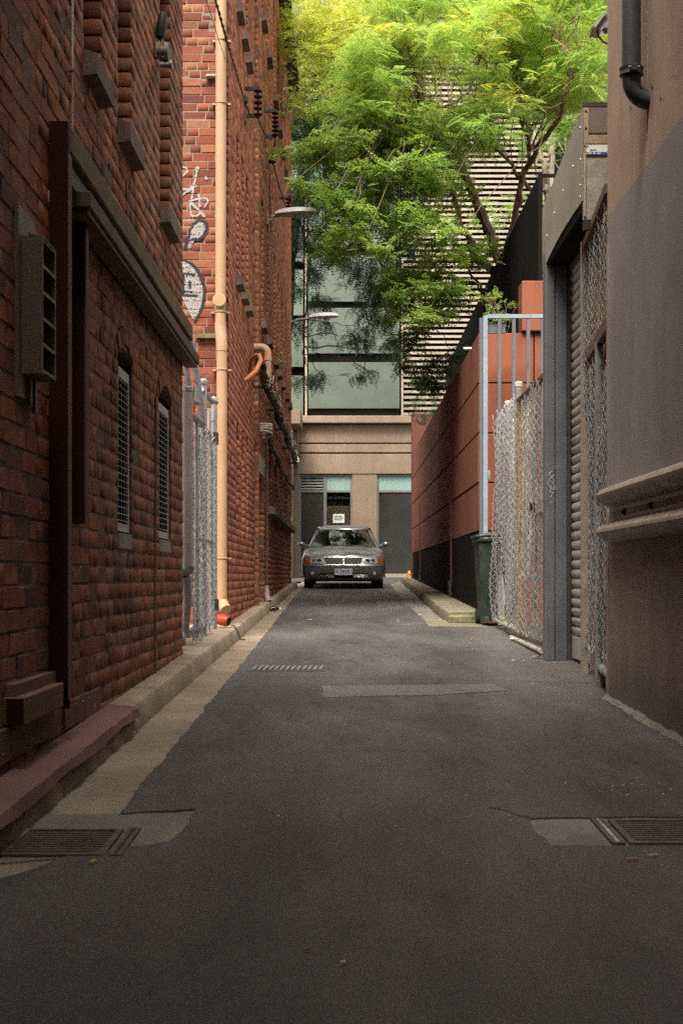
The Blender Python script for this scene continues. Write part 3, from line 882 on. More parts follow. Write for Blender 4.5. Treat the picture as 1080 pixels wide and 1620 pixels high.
t = thing('vent_box', 'grey metal vent box with five dark openings on the near brick wall', 'vent', (XL, 5.3, 1.7))
x1 = -1.128
MB().box(XL - .01, XL + .014, 5.15, 5.42, 1.62, 2.33).build('back_plate', M['vent_metal'], t)
MB().box(XL + .014, x1, 5.20, 5.212, 1.71, 2.225).build('near_side', M['vent_metal'], t)
MB().box(XL + .014, x1, 5.428, 5.44, 1.71, 2.225).build('far_side', M['vent_metal'], t)
MB().box(XL + .014, x1, 5.212, 5.428, 2.213, 2.225).build('top_plate', M['vent_metal'], t)
MB().box(XL + .014, x1 - .01, 5.212, 5.428, 1.71, 1.722).build('bottom_plate', M['vent_metal'], t)
MB().box(XL + .014, XL + .02, 5.212, 5.428, 1.722, 2.213).build('inside', M['void'], t)
for i in range(6):
    z = 1.715 + i * .0985
    MB().add([(x1, 5.212, z), (x1, 5.428, z), (x1 - .06, 5.428, z + .03), (x1 - .06, 5.212, z + .03), (x1, 5.212, z + .013), (x1, 5.428, z + .013), (x1 - .06, 5.428, z + .034), (x1 - .06, 5.212, z + .034)],
             [(0, 1, 2, 3), (4, 7, 6, 5), (0, 4, 5, 1), (1, 5, 6, 2), (2, 6, 7, 3), (3, 7, 4, 0)]).build('louvre_blade', M['vent_metal'], t)
MB().box(XL + .014, XL + .03, 5.28, 5.31, 1.60, 1.71).build('strap', M['vent_metal'], t)
MB().box(XL + .014, XL + .03, 5.36, 5.39, 1.58, 1.71).build('strap', M['vent_metal'], t)

def conduit(name, label, pts, r, m, cat='conduit', clips=()):
    t = thing(name, label, cat, pts[0])
    MB().tube(pts, r, 8).build('tube', m, t, True)
    for c in clips:
        MB().tube([(c[0] - .012, c[1], c[2]), (c[0] + r * 1.6, c[1], c[2])], r * 1.5, 8).build('clip', M['dark_cast'], t)
    return t
conduit('conduit', 'thin pale conduit running up the brick above the tall maroon post', [(XL + .010, 6.19, 2.83), (XL + .010, 6.19, 3.2), (XL + .012, 6.185, 3.22), (XL + .010, 6.19, 3.24), (XL + .010, 6.19, 6)], .005, M['cream_hose'], clips=[(XL + .010, 6.19, 3.20)])
conduit('conduit', 'thin tan conduit on the brick just right of the maroon post', [(XL + .006, 6.14, .41), (XL + .006, 6.14, 1.19)], .007, M['timber'])
conduit('conduit', 'thin vertical conduit on the brick between the two barred windows', [(XL + .007, 8.93, gz(8.9) + .12), (XL + .007, 8.93, 2.1)], .007, M['timber'])

# old porcelain insulator on the near wall
t = thing('porcelain_insulator', 'old porcelain insulator with black cover high on the near brick wall', 'insulator', (XL, 9.0, 4.25))
MB().tube([(XL - .01, 8.98, 4.30), (XL + .02, 8.98, 4.30), (XL + .10, 8.97, 4.27)], .012, 8).build('stem', M['iron'], t)
MB().lathe((XL + .012, 8.97, 4.34), (1, 0, 0), [(0, .052), (.022, .054), (.026, .03), (.045, .03), (.05, .056), (.072, .05), (.078, .02)], 18).build('body', M['cement_board'], t, True)
MB().lathe((XL + .03, 8.97, 4.25), (1, 0, 0), [(0, .018), (.06, .02), (.065, .03), (.08, .03)], 12).build('clamp', M['galv_dull'], t, True)
MB().lathe((XL + .03, 8.97, 4.41), (0.12, 0, 1), [(0, .012), (.02, .030), (.08, .036), (.15, .030), (.18, .018)], 12).build('cover', M['cable'], t, True)
MB().tube([(XL + .04, 8.97, 4.36), (XL + .045, 8.97, 4.43)], .012, 8).build('neck', M['old_wood'], t)

# ------------------------------------------------------------------ far left warehouse
YF, YE, YS = 14.5, 30.6, 18.9
fb = thing('brick_warehouse', 'tall orange red brick warehouse behind the tan downpipe', 'building', (XL, 20, gz(20)))
def slot(y, w, z0, z1): return (y, y + w, z0, z1)
HA = [slot(y, .36, z0, z1) for y in (15.7, 16.5, 17.25) for (z0, z1) in ((1.40, 2.72), (4.36, 5.98), (7.44, 9.1))]
doorh = (19.0, 20.15, .3, 2.62)
HB = [doorh] + [slot(y, .45, 4.57, 6.3) for y in (19.6, 20.95, 23.0, 24.3, 25.7, 27.4, 28.8)] + [slot(y, .45, 8.9, 10.5) for y in (19.6, 21.0, 22.9, 24.4, 25.7, 27.1, 28.6)] \
     + [slot(y, .9, 2.02, 2.95) for y in (21.6, 23.4, 25.3, 27.3)]
BA = lay_bricks(YF + .125, YS, .3, 11.2, HA, 31)
BB = lay_bricks(YS, YE, .3, 11.2, HB, 32)
BC = lay_bricks(XL - 1.6, XL + .004, .3, 9.0, [], 33, None, .45, .012)
core(fb, 'x', XL, YF + .01, YS + .05, 0, 11.4, HA, M['mortar_far'], recess=.0045)
core(fb, 'x', XLB, YS, YE, 0, 11.4, HB, M['mortar_far'], recess=.0045)
core(fb, 'y', YF, XL - 2.6, XL - .014, 0, 11.4, [], M['mortar_pale'], recess=.0055, name='front_wall_core')
PBC = [('y', YF, BC)]
place_bricks(fb, PBC, M['brick_front'], 300, .005)
place_bricks(fb, [('x', XL, BA), ('x', XLB, BB)], M['brick_far'], 0, .0025, indiv=False)
jamb_bricks(fb, XL, HA, M['brick_far'], .3)
jamb_bricks(fb, XLB, [h for h in HB if h[1] - h[0] < .5], M['brick_far'], .3)
MB().box(XLB - 1.3, XLB + .004, YS - .006, YS + .1, .3, 11.2).build('pier_face', M['mortar_far'], fb)
jb = [((XL + XLB) / 2, .33 + i * CH + BH / 2) for i in range(126)]
VV = []; QQ = []; TT = []
for i, (u, v) in enumerate(jb):
    V, Q = TPL_H[i % 6]
    W = V * np.array([1, .055, BH]); W = np.stack([u + W[:, 1], YS - .006 - W[:, 0], v + W[:, 2]], 1)
    VV.append(W); QQ.append(Q + 12 * i); TT += [random.random()] * len(Q)
np_mesh('pier_bricks', np.concatenate(VV), np.concatenate(QQ), M['brick_far'], fb, TT)
for (pl, hs) in ((XL, HA), (XLB, HB)):
    for (a, c, e, f) in hs:
        if (a, c, e, f) == doorh: continue
        w = MB().box(pl - .158, pl - .13, a + .01, c - .01, e + .01, f - .01).build('blind_window', M['brick_far'] if c - a < .5 else M['dark_glass'], fb)
        if e > 3: 
            s = MB(); s.add([(pl - .03, a - .03, e - .13), (pl + .075, a - .03, e - .115), (pl + .075, a - .03, e - .02), (pl - .03, a - .03, e + .005)] + [(pl - .03, c + .03, e - .13), (pl + .075, c + .03, e - .115), (pl + .075, c + .03, e - .02), (pl - .03, c + .03, e + .005)],
                  [(0, 1, 2, 3), (4, 7, 6, 5), (0, 4, 5, 1), (1, 5, 6, 2), (2, 6, 7, 3), (3, 7, 4, 0)])
            s.build('sill', M['sill_stone'], fb)
MB().bbox(XLB - .02, XLB + .10, 21.3, YE - .05, 1.90, 2.02, .01).build('long_sill', M['sill_stone'], fb)
MB().box(XLB - .155, XLB - .12, 19.02, 20.13, .3, 2.6).build('door', M['void'], fb)
MB().box(XLB - .10, XLB + .012, 18.98, 20.17, 2.38, 2.62).build('door_lintel', M['cement_board'], fb)
co = MB(); co.box(XLB - .1, XLB + .10, YF + .1, YE + .1, 11.2, 11.34); co.box(XLB - .1, XLB + .20, YF + .1, YE + .14, 11.342, 11.5)
co.build('cornice', M['bark_dark'], fb)
MB().box(XL - .32, XL - .10, YF - .055, YF - .004, 3.43, 3.475).build('ledge', M['timber'], fb)
MB().bbox(XL - .22, XL - .09, YF - .06, YF + .02, 6.14, 6.17, .008).build('projecting_slate', M['cement_board'], fb)

# painted tags on the front wall, sprayed on the brick faces only (joints stay bare)
def seg_d(p, a, c):
    ax, ay = a; cx, cy = c
    dx, dy = cx - ax, cy - ay; L2 = dx * dx + dy * dy + 1e-9
    s = max(0, min(1, ((p[0] - ax) * dx + (p[1] - ay) * dy) / L2))
    return math.hypot(p[0] - ax - s * dx, p[1] - ay - s * dy)
def inside(p, poly):
    r = False; n = len(poly)
    for i in range(n):
        (x0, y0), (x1, y1) = poly[i], poly[(i + 1) % n]
        if (y0 > p[1]) != (y1 > p[1]) and p[0] < (x1 - x0) * (p[1] - y0) / (y1 - y0) + x0: r = not r
    return r
Z5 = lambda x, y: (280 + x / 5.786, 240 + y / 5.786)       # enlarged-view coordinates to photo
white = [([(25, 150), (60, 140), (90, 150), (95, 180), (60, 215), (25, 250)], 8), ([(25, 330), (60, 345), (110, 345), (150, 310), (170, 260), (180, 190), (190, 145)], 9), ([(172, 160), (195, 150)], 14),
         ([(25, 415), (80, 375), (140, 335), (175, 310)], 9), ([(265, 240), (268, 243)], 14), ([(150, 330), (145, 380), (135, 430)], 9), ([(200, 390), (210, 500)], 9),
         ([(125, 450), (200, 430), (270, 430), (285, 455), (255, 505)], 8), ([(120, 455), (250, 590)], 11), ([(125, 455), (120, 520), (135, 590), (180, 590), (225, 555)], 7), ([(30, 575), (42, 570)], 8)]
wpoly = [[(110, 800), (120, 740), (160, 670), (215, 640), (255, 650), (260, 700), (230, 770), (180, 805), (135, 850), (130, 880), (100, 880)],
         [(20, 1000), (80, 1010), (150, 1060), (190, 1130), (215, 1190), (235, 1250), (235, 1310), (225, 1400), (200, 1480), (160, 1540), (130, 1510), (80, 1400), (40, 1320), (20, 1290)]]
black = [([(85, 860), (110, 790), (115, 730), (150, 665), (210, 628), (270, 650)], 13), ([(262, 650), (275, 700), (255, 760), (210, 800), (140, 805)], 14), ([(85, 800), (75, 880)], 12),
         ([(15, 990), (80, 1000), (150, 1040), (200, 1100), (235, 1170), (255, 1250), (250, 1330), (230, 1420), (200, 1500), (165, 1550)], 12),
         ([(30, 1120), (90, 1120), (160, 1125)], 11), ([(55, 1120), (60, 1200), (55, 1270), (60, 1310)], 13), ([(118, 1190), (120, 1250)], 11), ([(50, 1315), (110, 1320), (180, 1320)], 13), ([(80, 1280), (140, 1285)], 9)]
def to_m(p): q = Z5(*p); return (xx(q[0], YF), zz(q[1], YF))
kx = YF / F / 5.786
def layers(u, v):
    pn = (random.random() - .5) * .006
    for pts, w in black:
        pm = [to_m(p) for p in pts]
        if any(seg_d((u, v), a, c) < w * kx + pn for a, c in zip(pm[:-1], pm[1:])): return 2
    for pts, w in white:
        pm = [to_m(p) for p in pts]
        if any(seg_d((u, v), a, c) < w * kx + pn * .5 for a, c in zip(pm[:-1], pm[1:])): return 1
    for pl in wpoly:
        if inside((u, v), [to_m(p) for p in pl]): return 1 if random.random() < .80 else 0
    return 0
gW = ([], []); gB = ([], [])
cs = .0062
rows_ = sorted({round(v, 4) for (_, v, _, _) in BC})
nu, nv_ = int(.62 / cs), int(1.8 / cs)
for i in range(nu):
    for j in range(nv_):
        uu, vv = XL - .62 + (i + .5) * cs, 3.58 + (j + .5) * cs
        k_ = layers(uu, vv)
        if not k_: continue
        fr_ = ((vv - .3) % CH)
        if (fr_ < .004 or fr_ > BH - .004) and random.random() < .45: continue
        Vv, Qq = gW if k_ == 1 else gB
        n = len(Vv); e_ = cs * .52
        Vv += [(uu - e_, YF - .0055, vv - e_), (uu + e_, YF - .0055, vv - e_), (uu + e_, YF - .0055, vv + e_), (uu - e_, YF - .0055, vv + e_)]
        Qq.append((n, n + 1, n + 2, n + 3))
np_mesh('white_graffiti', gW[0], gW[1], M['white_paint'], fb, kind=None)
np_mesh('black_graffiti', gB[0], gB[1], M['black_paint'], fb, kind=None)

# unseen block added behind the camera: it keeps the mouth of the lane in shade
t = thing('shade_block', 'tall unseen block added behind the camera to shade the lane mouth', 'building', (0, -11, 0))
MB().box(-16, 16, -19, -9.5, -.5, 31).build('wall', M['collar'], t)
for r_ in range(6):
    for c_ in range(7):
        MB().bbox(-14 + c_ * 4, -11.5 + c_ * 4, -9.52, -9.45, 2 + r_ * 3.8, 4.4 + r_ * 3.8, .02).build('window', M['dark_glass'], t)
# ================================================================== ON THE LEFT FACADES
def arc(c, r, a0, a1, ax1, ax2, n=8):
    c, ax1, ax2 = Vector(c), Vector(ax1), Vector(ax2)
    return [c + ax1 * r * math.cos(a) + ax2 * r * math.sin(a) for a in np.linspace(a0, a1, n)]

t = thing('downpipe', 'tan painted downpipe with round inspection cap on the brick front wall', 'downpipe', (-1.29, 14.4, gz(14.4) + .2))
yu, yl = YF - .075, YF - .105
xu0, xu1, xl = xx(350.3, 14.4), xx(348.5, 14.4), xx(351, 14.4)
zb = zz(522, 14.4)
MB().tube([(xu0, yu, 9.5), (xu1, yu, zb + .06)], .056, 20).build('upper_pipe', M['tan_pipe'], t, True)
MB().tube([(xu1, yu, zb + .08), (xu1, yu, zb + .03), ((xu1 + xl) / 2, (yu + yl) / 2, zb - .06), (xl, yl, zb - .16), (xl, yl, zb - .22)], .060, 20).build('offset_bend', M['tan_pipe'], t, True)
zf = zz(952, 14.4)
MB().tube([(xl, yl, zb - .2), (xl, yl, zf + .05)], .056, 20).build('lower_pipe', M['tan_pipe'], t, True)
MB().tube([(xl, yl, zf + .06), (xl, yl, zf + .01), (xl + .02, yl - .03, zf - .045), (xl + .05, yl - .075, zf - .085)], [.059, .059, .061, .063], 20).build('shoe', M['tan_pipe'], t, True)
for py, x in ((62, xu0), (162, xu0 - .002), (493, xu1), (585, xl), (883, xl), (468, xu1)):
    y = yu if py < 520 else yl
    MB().lathe((x, y, zz(py, 14.4) - .008), (0, 0, 1), [(0, .058), (.002, .063), (.014, .063), (.016, .058)], 20).build('clip', M['tan_pipe'], t, True)
    if py != 468:
        MB().box(x - .095, x + .095, y + .02, YF + .002, zz(py, 14.4) - .010, zz(py, 14.4) + .008).build('bracket', M['tan_pipe'], t)
cz = zz(473, 14.3)
MB().lathe((xu1 - .005, yu - .05, cz), (0, -1, 0), [(-.04, .06), (.012, .062), (.014, .069), (.026, .069), (.03, .064)], 24).build('inspection_cap', M['tan_pipe'], t, True)

def lamp(label, y, z, reach):
    t = thing('street_lamp', label, 'street lamp', (XLB, y, z), 'wall mounted street lamps')
    MB().bbox(XLB - .02, XLB + .02, y - .05, y + .05, z - .12, z + .08, .006).build('wall_plate', M['galv_dull'], t)
    MB().tube([(XLB, y, z - .08), (XLB + .08, y, z - .03), (XLB + reach * .4, y, z), (XLB + reach, y, z + .02)], .02, 10).build('arm', M['galv_dull'], t, True)
    x0 = XLB + reach - .05
    P = []
    for i, u in enumerate(np.linspace(0, 1, 11)):
        w = .045 + .10 * math.sin(min(1, u * 1.5 + .12) * PI * .5) * (1 - max(0, u - .7) * 2.3)
        h = .045 + .05 * math.sin(u * PI) ** .7
        P.append([(x0 + u * .62, y + w * math.cos(a), z + .035 + u * .03 + (h if math.sin(a) > 0 else h * .42) * math.sin(a)) for a in np.linspace(0, 2 * PI, 17)])
    MB().grid(P).build('lamp_head', M['lamp_grey'], t, True)
    MB().lathe((x0 + .37, y, z - .002), (0, 0, 1), [(-.02, .03), (-.012, .07), (.02, .085)], 16).build('lens', M['lamp_lens'], t, True)
lamp('grey street lamp on a curved arm, the nearer one on the brick warehouse', 21.0, 6.38, .17)
lamp('grey street lamp at the far end of the brick warehouse, lower in the photo', 30.0, 6.50, .46)

def insul(label, y, z, xw, tall, n):
    t = thing('insulator_bracket', label, 'insulator', (xw, y, z), 'cable insulators on the brick wall')
    xo = xw + .155
    for zq in (z + tall * .44, z - tall * .44):
        MB().box(xw - .02, xo + .02, y - .012, y + .012, zq - .022, zq + .022).build('arm', M['black_iron'], t)
    MB().tube([(xo, y, z - tall * .52), (xo, y, z + tall * .52)], .014, 8).build('spindle', M['black_iron'], t)
    for k_ in range(n):
        zq = z - tall * .38 + tall * .76 * k_ / (n - 1)
        MB().lathe((xo, y, zq - .018), (0, 0, 1), [(0, .03), (.006, .052), (.018, .054), (.026, .034), (.034, .028)], 14).build('disc', M['maroon'] if n > 4 else M['iron'], t, True)
    return Vector((xo, y, z))
i1 = insul('iron bracket with stacked insulator discs, nearest to the tan downpipe', 17.1, zz(162, 17.1), XL, .38, 5)
i2 = insul('iron bracket with stacked insulator discs above the street lamp arm', 20.4, zz(196, 20.4), XLB, .42, 6)
i3 = insul('small iron insulator bracket just above the nearer street lamp head', 25.2, zz(326, 25.2), XLB, .32, 5)

def sag(a, b_, d, n=14):
    a, b_ = Vector(a), Vector(b_)
    return [a.lerp(b_, s) - Vector((0, 0, d * 4 * s * (1 - s))) for s in np.linspace(0, 1, n)]
t = thing('power_cable', 'twisted black power cable dropping along the brick warehouse to the insulators', 'cable', (i1.x, i1.y, i1.z))
a0 = Vector((-1.212, 9.6, 6.12)); a1 = Vector((xx(386, 16.9), 16.9, zz(158, 16.9)))
pts = sag(a0, a1, .03, 60)
MB().tube([(-1.29, 9.6, 5.5), (-1.27, 9.6, 6.2)], .02, 8).build('roof_mast', M['galv_dull'], t)
MB().tube([(-1.275, 9.6, 6.12), (-1.205, 9.6, 6.12)], .012, 8).build('mast_hook', M['black_iron'], t)
tw = MB()
for ph in (0, PI):
    tw.tube([p + Vector((math.cos(k_ * 1.9 + ph) * .009, 0, math.sin(k_ * 1.9 + ph) * .009)) for k_, p in enumerate(pts)], .009, 6)
tw.build('twisted_span', M['cable'], t, True)
MB().lathe(a1, (0, .1, 1), [(-.06, .02), (-.03, .05), (.03, .05), (.06, .02)], 10).build('tension_clamp', M['black_iron'], t, True)
MB().tube([a1, (a1.x + .02, a1.y, a1.z - .25), (XL, a1.y + .1, a1.z - .28)], .010, 6).build('stay', M['iron'], t)
dn = MB(); dn.tube([a1, (a1.x + .06, 17.0, a1.z - .14), (i1.x, 17.1, i1.z - .2)] + sag((i1.x, 17.12, i1.z - .2), (i2.x, 20.4, i2.z - .22), .10, 8) , .010, 6)
mid = Vector((xx(431, 21.5), 21.5, zz(253, 21.5)))
dn.tube(sag((i2.x, 20.4, i2.z - .22), mid, .02, 6) + sag(mid, (i3.x, 25.2, i3.z - .1), .08, 10)[1:], .012, 6)
dn.build('lower_span', M['cable'], t, True)
MB().lathe(mid, (0, .3, 1), [(-.07, .015), (-.03, .06), (.03, .06), (.07, .015)], 10).build('joint_clamp', M['black_iron'], t, True)
MB().box(XLB - .02, mid.x, 21.48, 21.52, mid.z - .012, mid.z + .012).build('spacer_arm', M['black_iron'], t)
MB().tube([(XLB + .01, 21.5, mid.z), (XLB + .012, 21.52, mid.z - .5), (XLB + .012, 22.0, mid.z - 1.0), (XLB + .012, 22.0, 6.4)], .006, 6).build('feed_wire', M['cable'], t)
t = thing('stay_wire', 'thin wire hanging in front of the tan downpipe beside the power cable', 'cable', (-1.05, 13, 6))
MB().tube(sag((-1.25, 9.62, 6.0), (xx(385, 16.9), 16.92, zz(172, 16.9)), .12, 24), .0035, 5).build('wire', M['cable'], t)

# cable bundle and hoses along the far warehouse
t = thing('cable_bundle', 'thick bundle of black cables tied along the brick warehouse above the car', 'cable', (XLB + .1, 19, 3.5))
rb = random.Random(4)
for k_ in range(11):
    b = MB(); ph = rb.uniform(0, 6); rad = rb.uniform(.02, .075)
    ys = np.linspace(17.6 + rb.uniform(0, .3), 30.55, 60)
    b.tube([(XLB + .115 + rad * math.cos(ph + y * 1.7) * .9, y, 3.60 - (y - 17.6) * .010 + rad * 1.5 * math.sin(ph + y * 1.7) + rb.uniform(-.008, .008)) for y in ys], rb.uniform(.014, .026), 6)
    b.build('cable', M['cable'], t, True)
b = MB()
for k_ in range(240):
    y = rb.uniform(17.9, 30.3); ph = rb.uniform(-1.2, 2.2)
    c = (XLB + .115 + .10 * math.cos(ph), y, 3.60 - (y - 17.6) * .010 + .125 * math.sin(ph))
    b.tube([c, (c[0] + rb.uniform(-.02, .02), c[1] + rb.uniform(-.03, .03), c[2] + rb.uniform(.015, .045))], .006, 4)
o = b.build('cable_ties', M['cable_spot'], t); o['kind'] = 'stuff'
for y in (18.2, 20.5, 23, 26, 29):
    MB().box(XLB - .02, XLB + .19, y, y + .04, 3.42 - (y - 17.6) * .01, 3.45 - (y - 17.6) * .01).build('bracket', M['black_iron'], t)
t = thing('orange_conduit', 'orange conduit looping out of the brick wall above the cable bundle', 'conduit', (XL, 17.4, 3.6))
MB().tube([(XL - .03, 17.0, zz(603, 17)), (XL + .02, 17.0, zz(600, 17)), (XL + .13, 17.1, zz(585, 17)), (XL + .185, 17.2, zz(566, 17)), (XL + .16, 17.3, zz(556, 17)), (XL + .11, 17.4, zz(554, 17)), (XL + .05, 17.5, zz(560, 17)), (XL + .03, 17.6, zz(572, 17)), (XL + .06, 17.7, 3.58), (XL + .1, 17.9, 3.56)], .028, 10).build('tube', M['orange_hose'], t, True)
t = thing('stub_pipe', 'short tan drain pipe bending down beside the orange conduit', 'pipe', (XLB, 18.9, 3.9))
ys_, zt = 18.78, zz(550, 18.8)
MB().tube([(XL - .02, ys_, zt), (XL + .07, ys_, zt)] + arc((XL + .09, ys_, zt - .09), .09, PI / 2, 0, (1, 0, 0), (0, 0, 1), 7) + [(XL + .18, ys_, zz(600, 18.8)), (XL + .16, ys_ + .02, zz(608, 18.8))], .055, 14).build('tube', M['tan_pipe'], t, True)
MB().lathe((XL + .18, ys_, zz(572, 18.8)), (0, 0, 1), [(0, .057), (.004, .062), (.04, .062), (.044, .057)], 14).build('collar', M['tan_pipe'], t, True)
t = thing('hose_coil', 'cream hose coiled on the brick wall, running on as a dark sagging cable', 'hose', (XLB, 19.5, 2.9))
for k_ in range(4):
    z0 = zz(672 + k_ * 5, 19.5)
    MB().tube([(XLB + .02 + .13 * math.cos(a), 19.5 + .3 * math.sin(a), z0 + .02 * math.sin(a + k_)) for a in np.linspace(-1.7, 1.7, 12)], .016, 8).build('hose_loop', M['cream_hose'], t, True)
MB().tube([(XLB + .10, 19.7, zz(680, 19.7))] + [(XLB + .07 + .02 * math.sin(y * 2), y, 2.98 - .1 * math.sin((y - 19.7) / 10.6 * PI) - (y - 19.7) * .012) for y in np.linspace(20, 30.3, 24)], .030, 8).build('trailing_cable', M['cable'], t, True)
conduit('conduit', 'thin dark drain tube down the brick beside the warehouse doorway', [(XLB + .03, 20.35, 2.9), (XLB + .03, 20.35, gz(20.4) + .30)], .018, M['iron'])
t = thing('drain_boot', 'short grey drain fitting on the kerb beside the warehouse doorway', 'drain fitting', (XLB + .03, 20.35, gz(20.4) + .12))
MB().tube([(XLB + .03, 20.35, gz(20.4) + .36), (XLB + .03, 20.35, gz(20.4) + .22), (XLB + .06, 20.3, gz(20.4) + .12)], [.03, .045, .05], 12).build('boot', M['pvc'], t, True)
t = thing('white_post', 'slim white vertical strip on the far corner of the brick warehouse', 'strip', (XLB, YE, 2.6))
MB().box(XLB - .02, XLB + .035, YE - .03, YE + .02, 2.3, 4.15).build('strip', M['lamp_grey'], t)

# plants growing from the brickwork
# ------------------------------------------------------------------ chain link
def chain(p0, u, v, w, h, pitch=.036, r=.0024, seed=0, bulge=.02, sides=3, jag=0, fold=0.0):
    """zig-zag wires hooked into each other; p0 corner, u,v unit directions; returns V,Q"""
    p0, u, v = np.array(p0, float), np.array(u, float), np.array(v, float)
    nn = np.cross(u, v); nn /= np.linalg.norm(nn)
    rg = np.random.default_rng(seed)
    nw, nk = int(w / pitch), int(h / pitch)
    VV = []; QQ = []; n = 0
    k_ = np.arange(nk + 1)
    ph = rg.uniform(0, 6, 4)
    for i in range(nw):
        odd = (k_ + i) % 2
        uu = (i + odd) * pitch
        vv = k_ * pitch
        dn = np.where(odd == 1, r * 1.1, -r * 1.1) + bulge * np.sin(uu * 3.1 + ph[0]) * np.sin(vv * 2.3 + ph[1]) + bulge * .4 * np.sin(uu * 9 + vv * 7 + ph[2]) + fold * np.sin(uu * 19 + .8 * np.sin(vv * 1.7 + ph[1]))
        us = uu + .012 * np.sin(vv * 4 + ph[3]) 
        P = p0 + us[:, None] * u + vv[:, None] * v + dn[:, None] * nn
        if jag: P[-1] += v * rg.uniform(0, jag)
        T = np.gradient(P, axis=0); T /= np.linalg.norm(T, axis=1)[:, None]
        A = np.cross(T, nn); A /= np.linalg.norm(A, axis=1)[:, None]
        R = np.stack([P + r * (math.cos(a) * A + math.sin(a) * nn) for a in np.arange(sides) * 2 * PI / sides], 1).reshape(-1, 3)
        for j in range(sides):
            a = np.arange(nk) * sides + j; c = np.arange(nk) * sides + (j + 1) % sides
            QQ.append(np.stack([a, c, c + sides, a + sides], 1) + n)
        VV.append(R); n += len(R)
    return np.concatenate(VV), np.concatenate(QQ)
def chain_part(parent, m, *a, **k_):
    V, Q = chain(*a, **k_)
    return np_mesh('chain_mesh', V, Q, m, parent, kind=None)
def tube_part(parent, name, pts, r, m=None, n=12):
    return MB().tube(pts, r, n).build(name, m or M['galv'], parent, True)

# left gate leaves folded into the recess between the two warehouses
kz = lambda y: gz(y) + .12
t = thing('chain_link_gate', 'galvanised chain link gate folded into the gap between the brick buildings', 'gate', (-1.28, 12.5, kz(12.5)))
def post(parent, x, y, r, zt, m=None, cap=True, z0=None):
    p = tube_part(parent, 'post', [(x, y, kz(y) if z0 is None else z0), (x, y, zt)], r, m)
    if cap: MB().lathe((x, y, zt - .01), (0, 0, 1), [(0, r * 1.18), (.03, r * 1.2), (.045, r * .9), (.055, .004)], 14).build('cap', M['galv'], p, True)
    return p
xB, xC = xx(321.5, 12.6), xx(338.5, 13.6)
post(t, xB, 12.6, .036, zz(606, 12.6))
post(t, xC, 13.6, .030, zz(634, 13.6))
post(t, xx(330, 13.2), 13.2, .018, zz(650, 13.2), M['pvc'], False)
xg0, xg1 = xx(311, 12.1), xx(333.5, 13.15)
ztop = zz(672, 12.4)
zlo = kz(12.5) + .10
fr = [(xg0, 12.1, zlo), (xg0, 12.1, ztop - .05), (xg0 + .01, 12.2, ztop), (xg1 - .02, 13.02, ztop), (xg1, 13.12, ztop - .06), (xg1 + .004, 13.15, ztop - .2), (xg1 + .004, 13.15, zlo), (xg0, 12.1, zlo)]
tube_part(t, 'gate_frame', fr, .021)
tube_part(t, 'mid_rail', [(xg0, 12.12, 1.28), (xg1, 13.13, 1.28)], .018)
d = Vector((xg1 - xg0, 1.05, 0)); d.normalize()
chain_part(t, M['wire'], (xg0 + .012, 12.12, zlo), d, (0, 0, 1), 1.05, ztop - zlo, pitch=.042, r=.0036, seed=1, bulge=.012, fold=.035)
xn0 = xx(302, 11.35)
d2 = Vector((xx(314, 12.1) - xn0, .75, 0)); d2.normalize()
chain_part(t, M['wire'], (xn0, 11.3, kz(11.3) + .03), d2, (0, 0, 1), .85, zz(668, 11.4) - kz(11.3), pitch=.042, r=.0034, seed=3, bulge=.03, fold=.03)
tube_part(t, 'post', [(xx(311, 11.7), 11.7, kz(11.7) + .05), (xx(311, 11.7), 11.7, zz(660, 11.7))], .02)
for (a, c, r) in (((xx(302, 11.5), 11.4, zz(657, 11.5)), (xx(320, 12.0), 12.0, zz(672, 12.0)), .032), ((xx(300, 11.3), 11.3, zz(618, 11.3)), (xx(306, 11.3), 11.3, zz(616, 11.3)), .022), ((xx(302, 11.4), 11.5, zz(634, 11.5)), (xx(309, 11.5), 11.7, zz(633, 11.5)), .024),
                  ((xx(320, 12.6), 12.55, zz(617, 12.6)), (xx(330, 12.6), 12.9, zz(630, 12.6)), .022), ((xx(332, 13.4), 13.4, zz(632, 13.4)), (xx(343, 13.5), 13.5, zz(634, 13.4)), .026), ((xx(302, 11.6), 11.4, kz(11.4) + .10), (xx(316, 12.2), 12.2, kz(12.2) + .11), .036), ((xx(316, 12.3), 12.2, kz(12.2) + .11), (xx(329, 13.0), 12.9, kz(13) + .10), .028)):
    tube_part(t, 'rail_clamp', [a, Vector(a).lerp(Vector(c), .5), c], r)
MB().box(xx(337, 13.4), xx(345, 13.4), 13.40, 13.46, zz(703, 13.4), zz(684, 13.4)).build('hinge_plate', M['black_iron'], t)
MB().box(xx(340, 13.5), xx(346, 13.5), 13.46, 13.52, zz(966, 13.4), zz(948, 13.4)).build('hinge_plate', M['black_iron'], t)
# wrapped tie wire on the posts
b = MB()
for (px_, y_, r_, z0_, z1_, n_) in ((321.5, 12.6, .038, .6, 2.6, 16), (338.5, 13.6, .032, .6, 2.6, 18)):
    for k_ in range(n_):
        z = z0_ + (z1_ - z0_) * k_ / n_
        b.tube([(xx(px_, y_) + r_ * math.cos(a), y_ + r_ * math.sin(a), z + .010 * a) for a in np.linspace(-3.4, .3, 9)], .003, 4)
b.build('tie_wire', M['wire'], t)

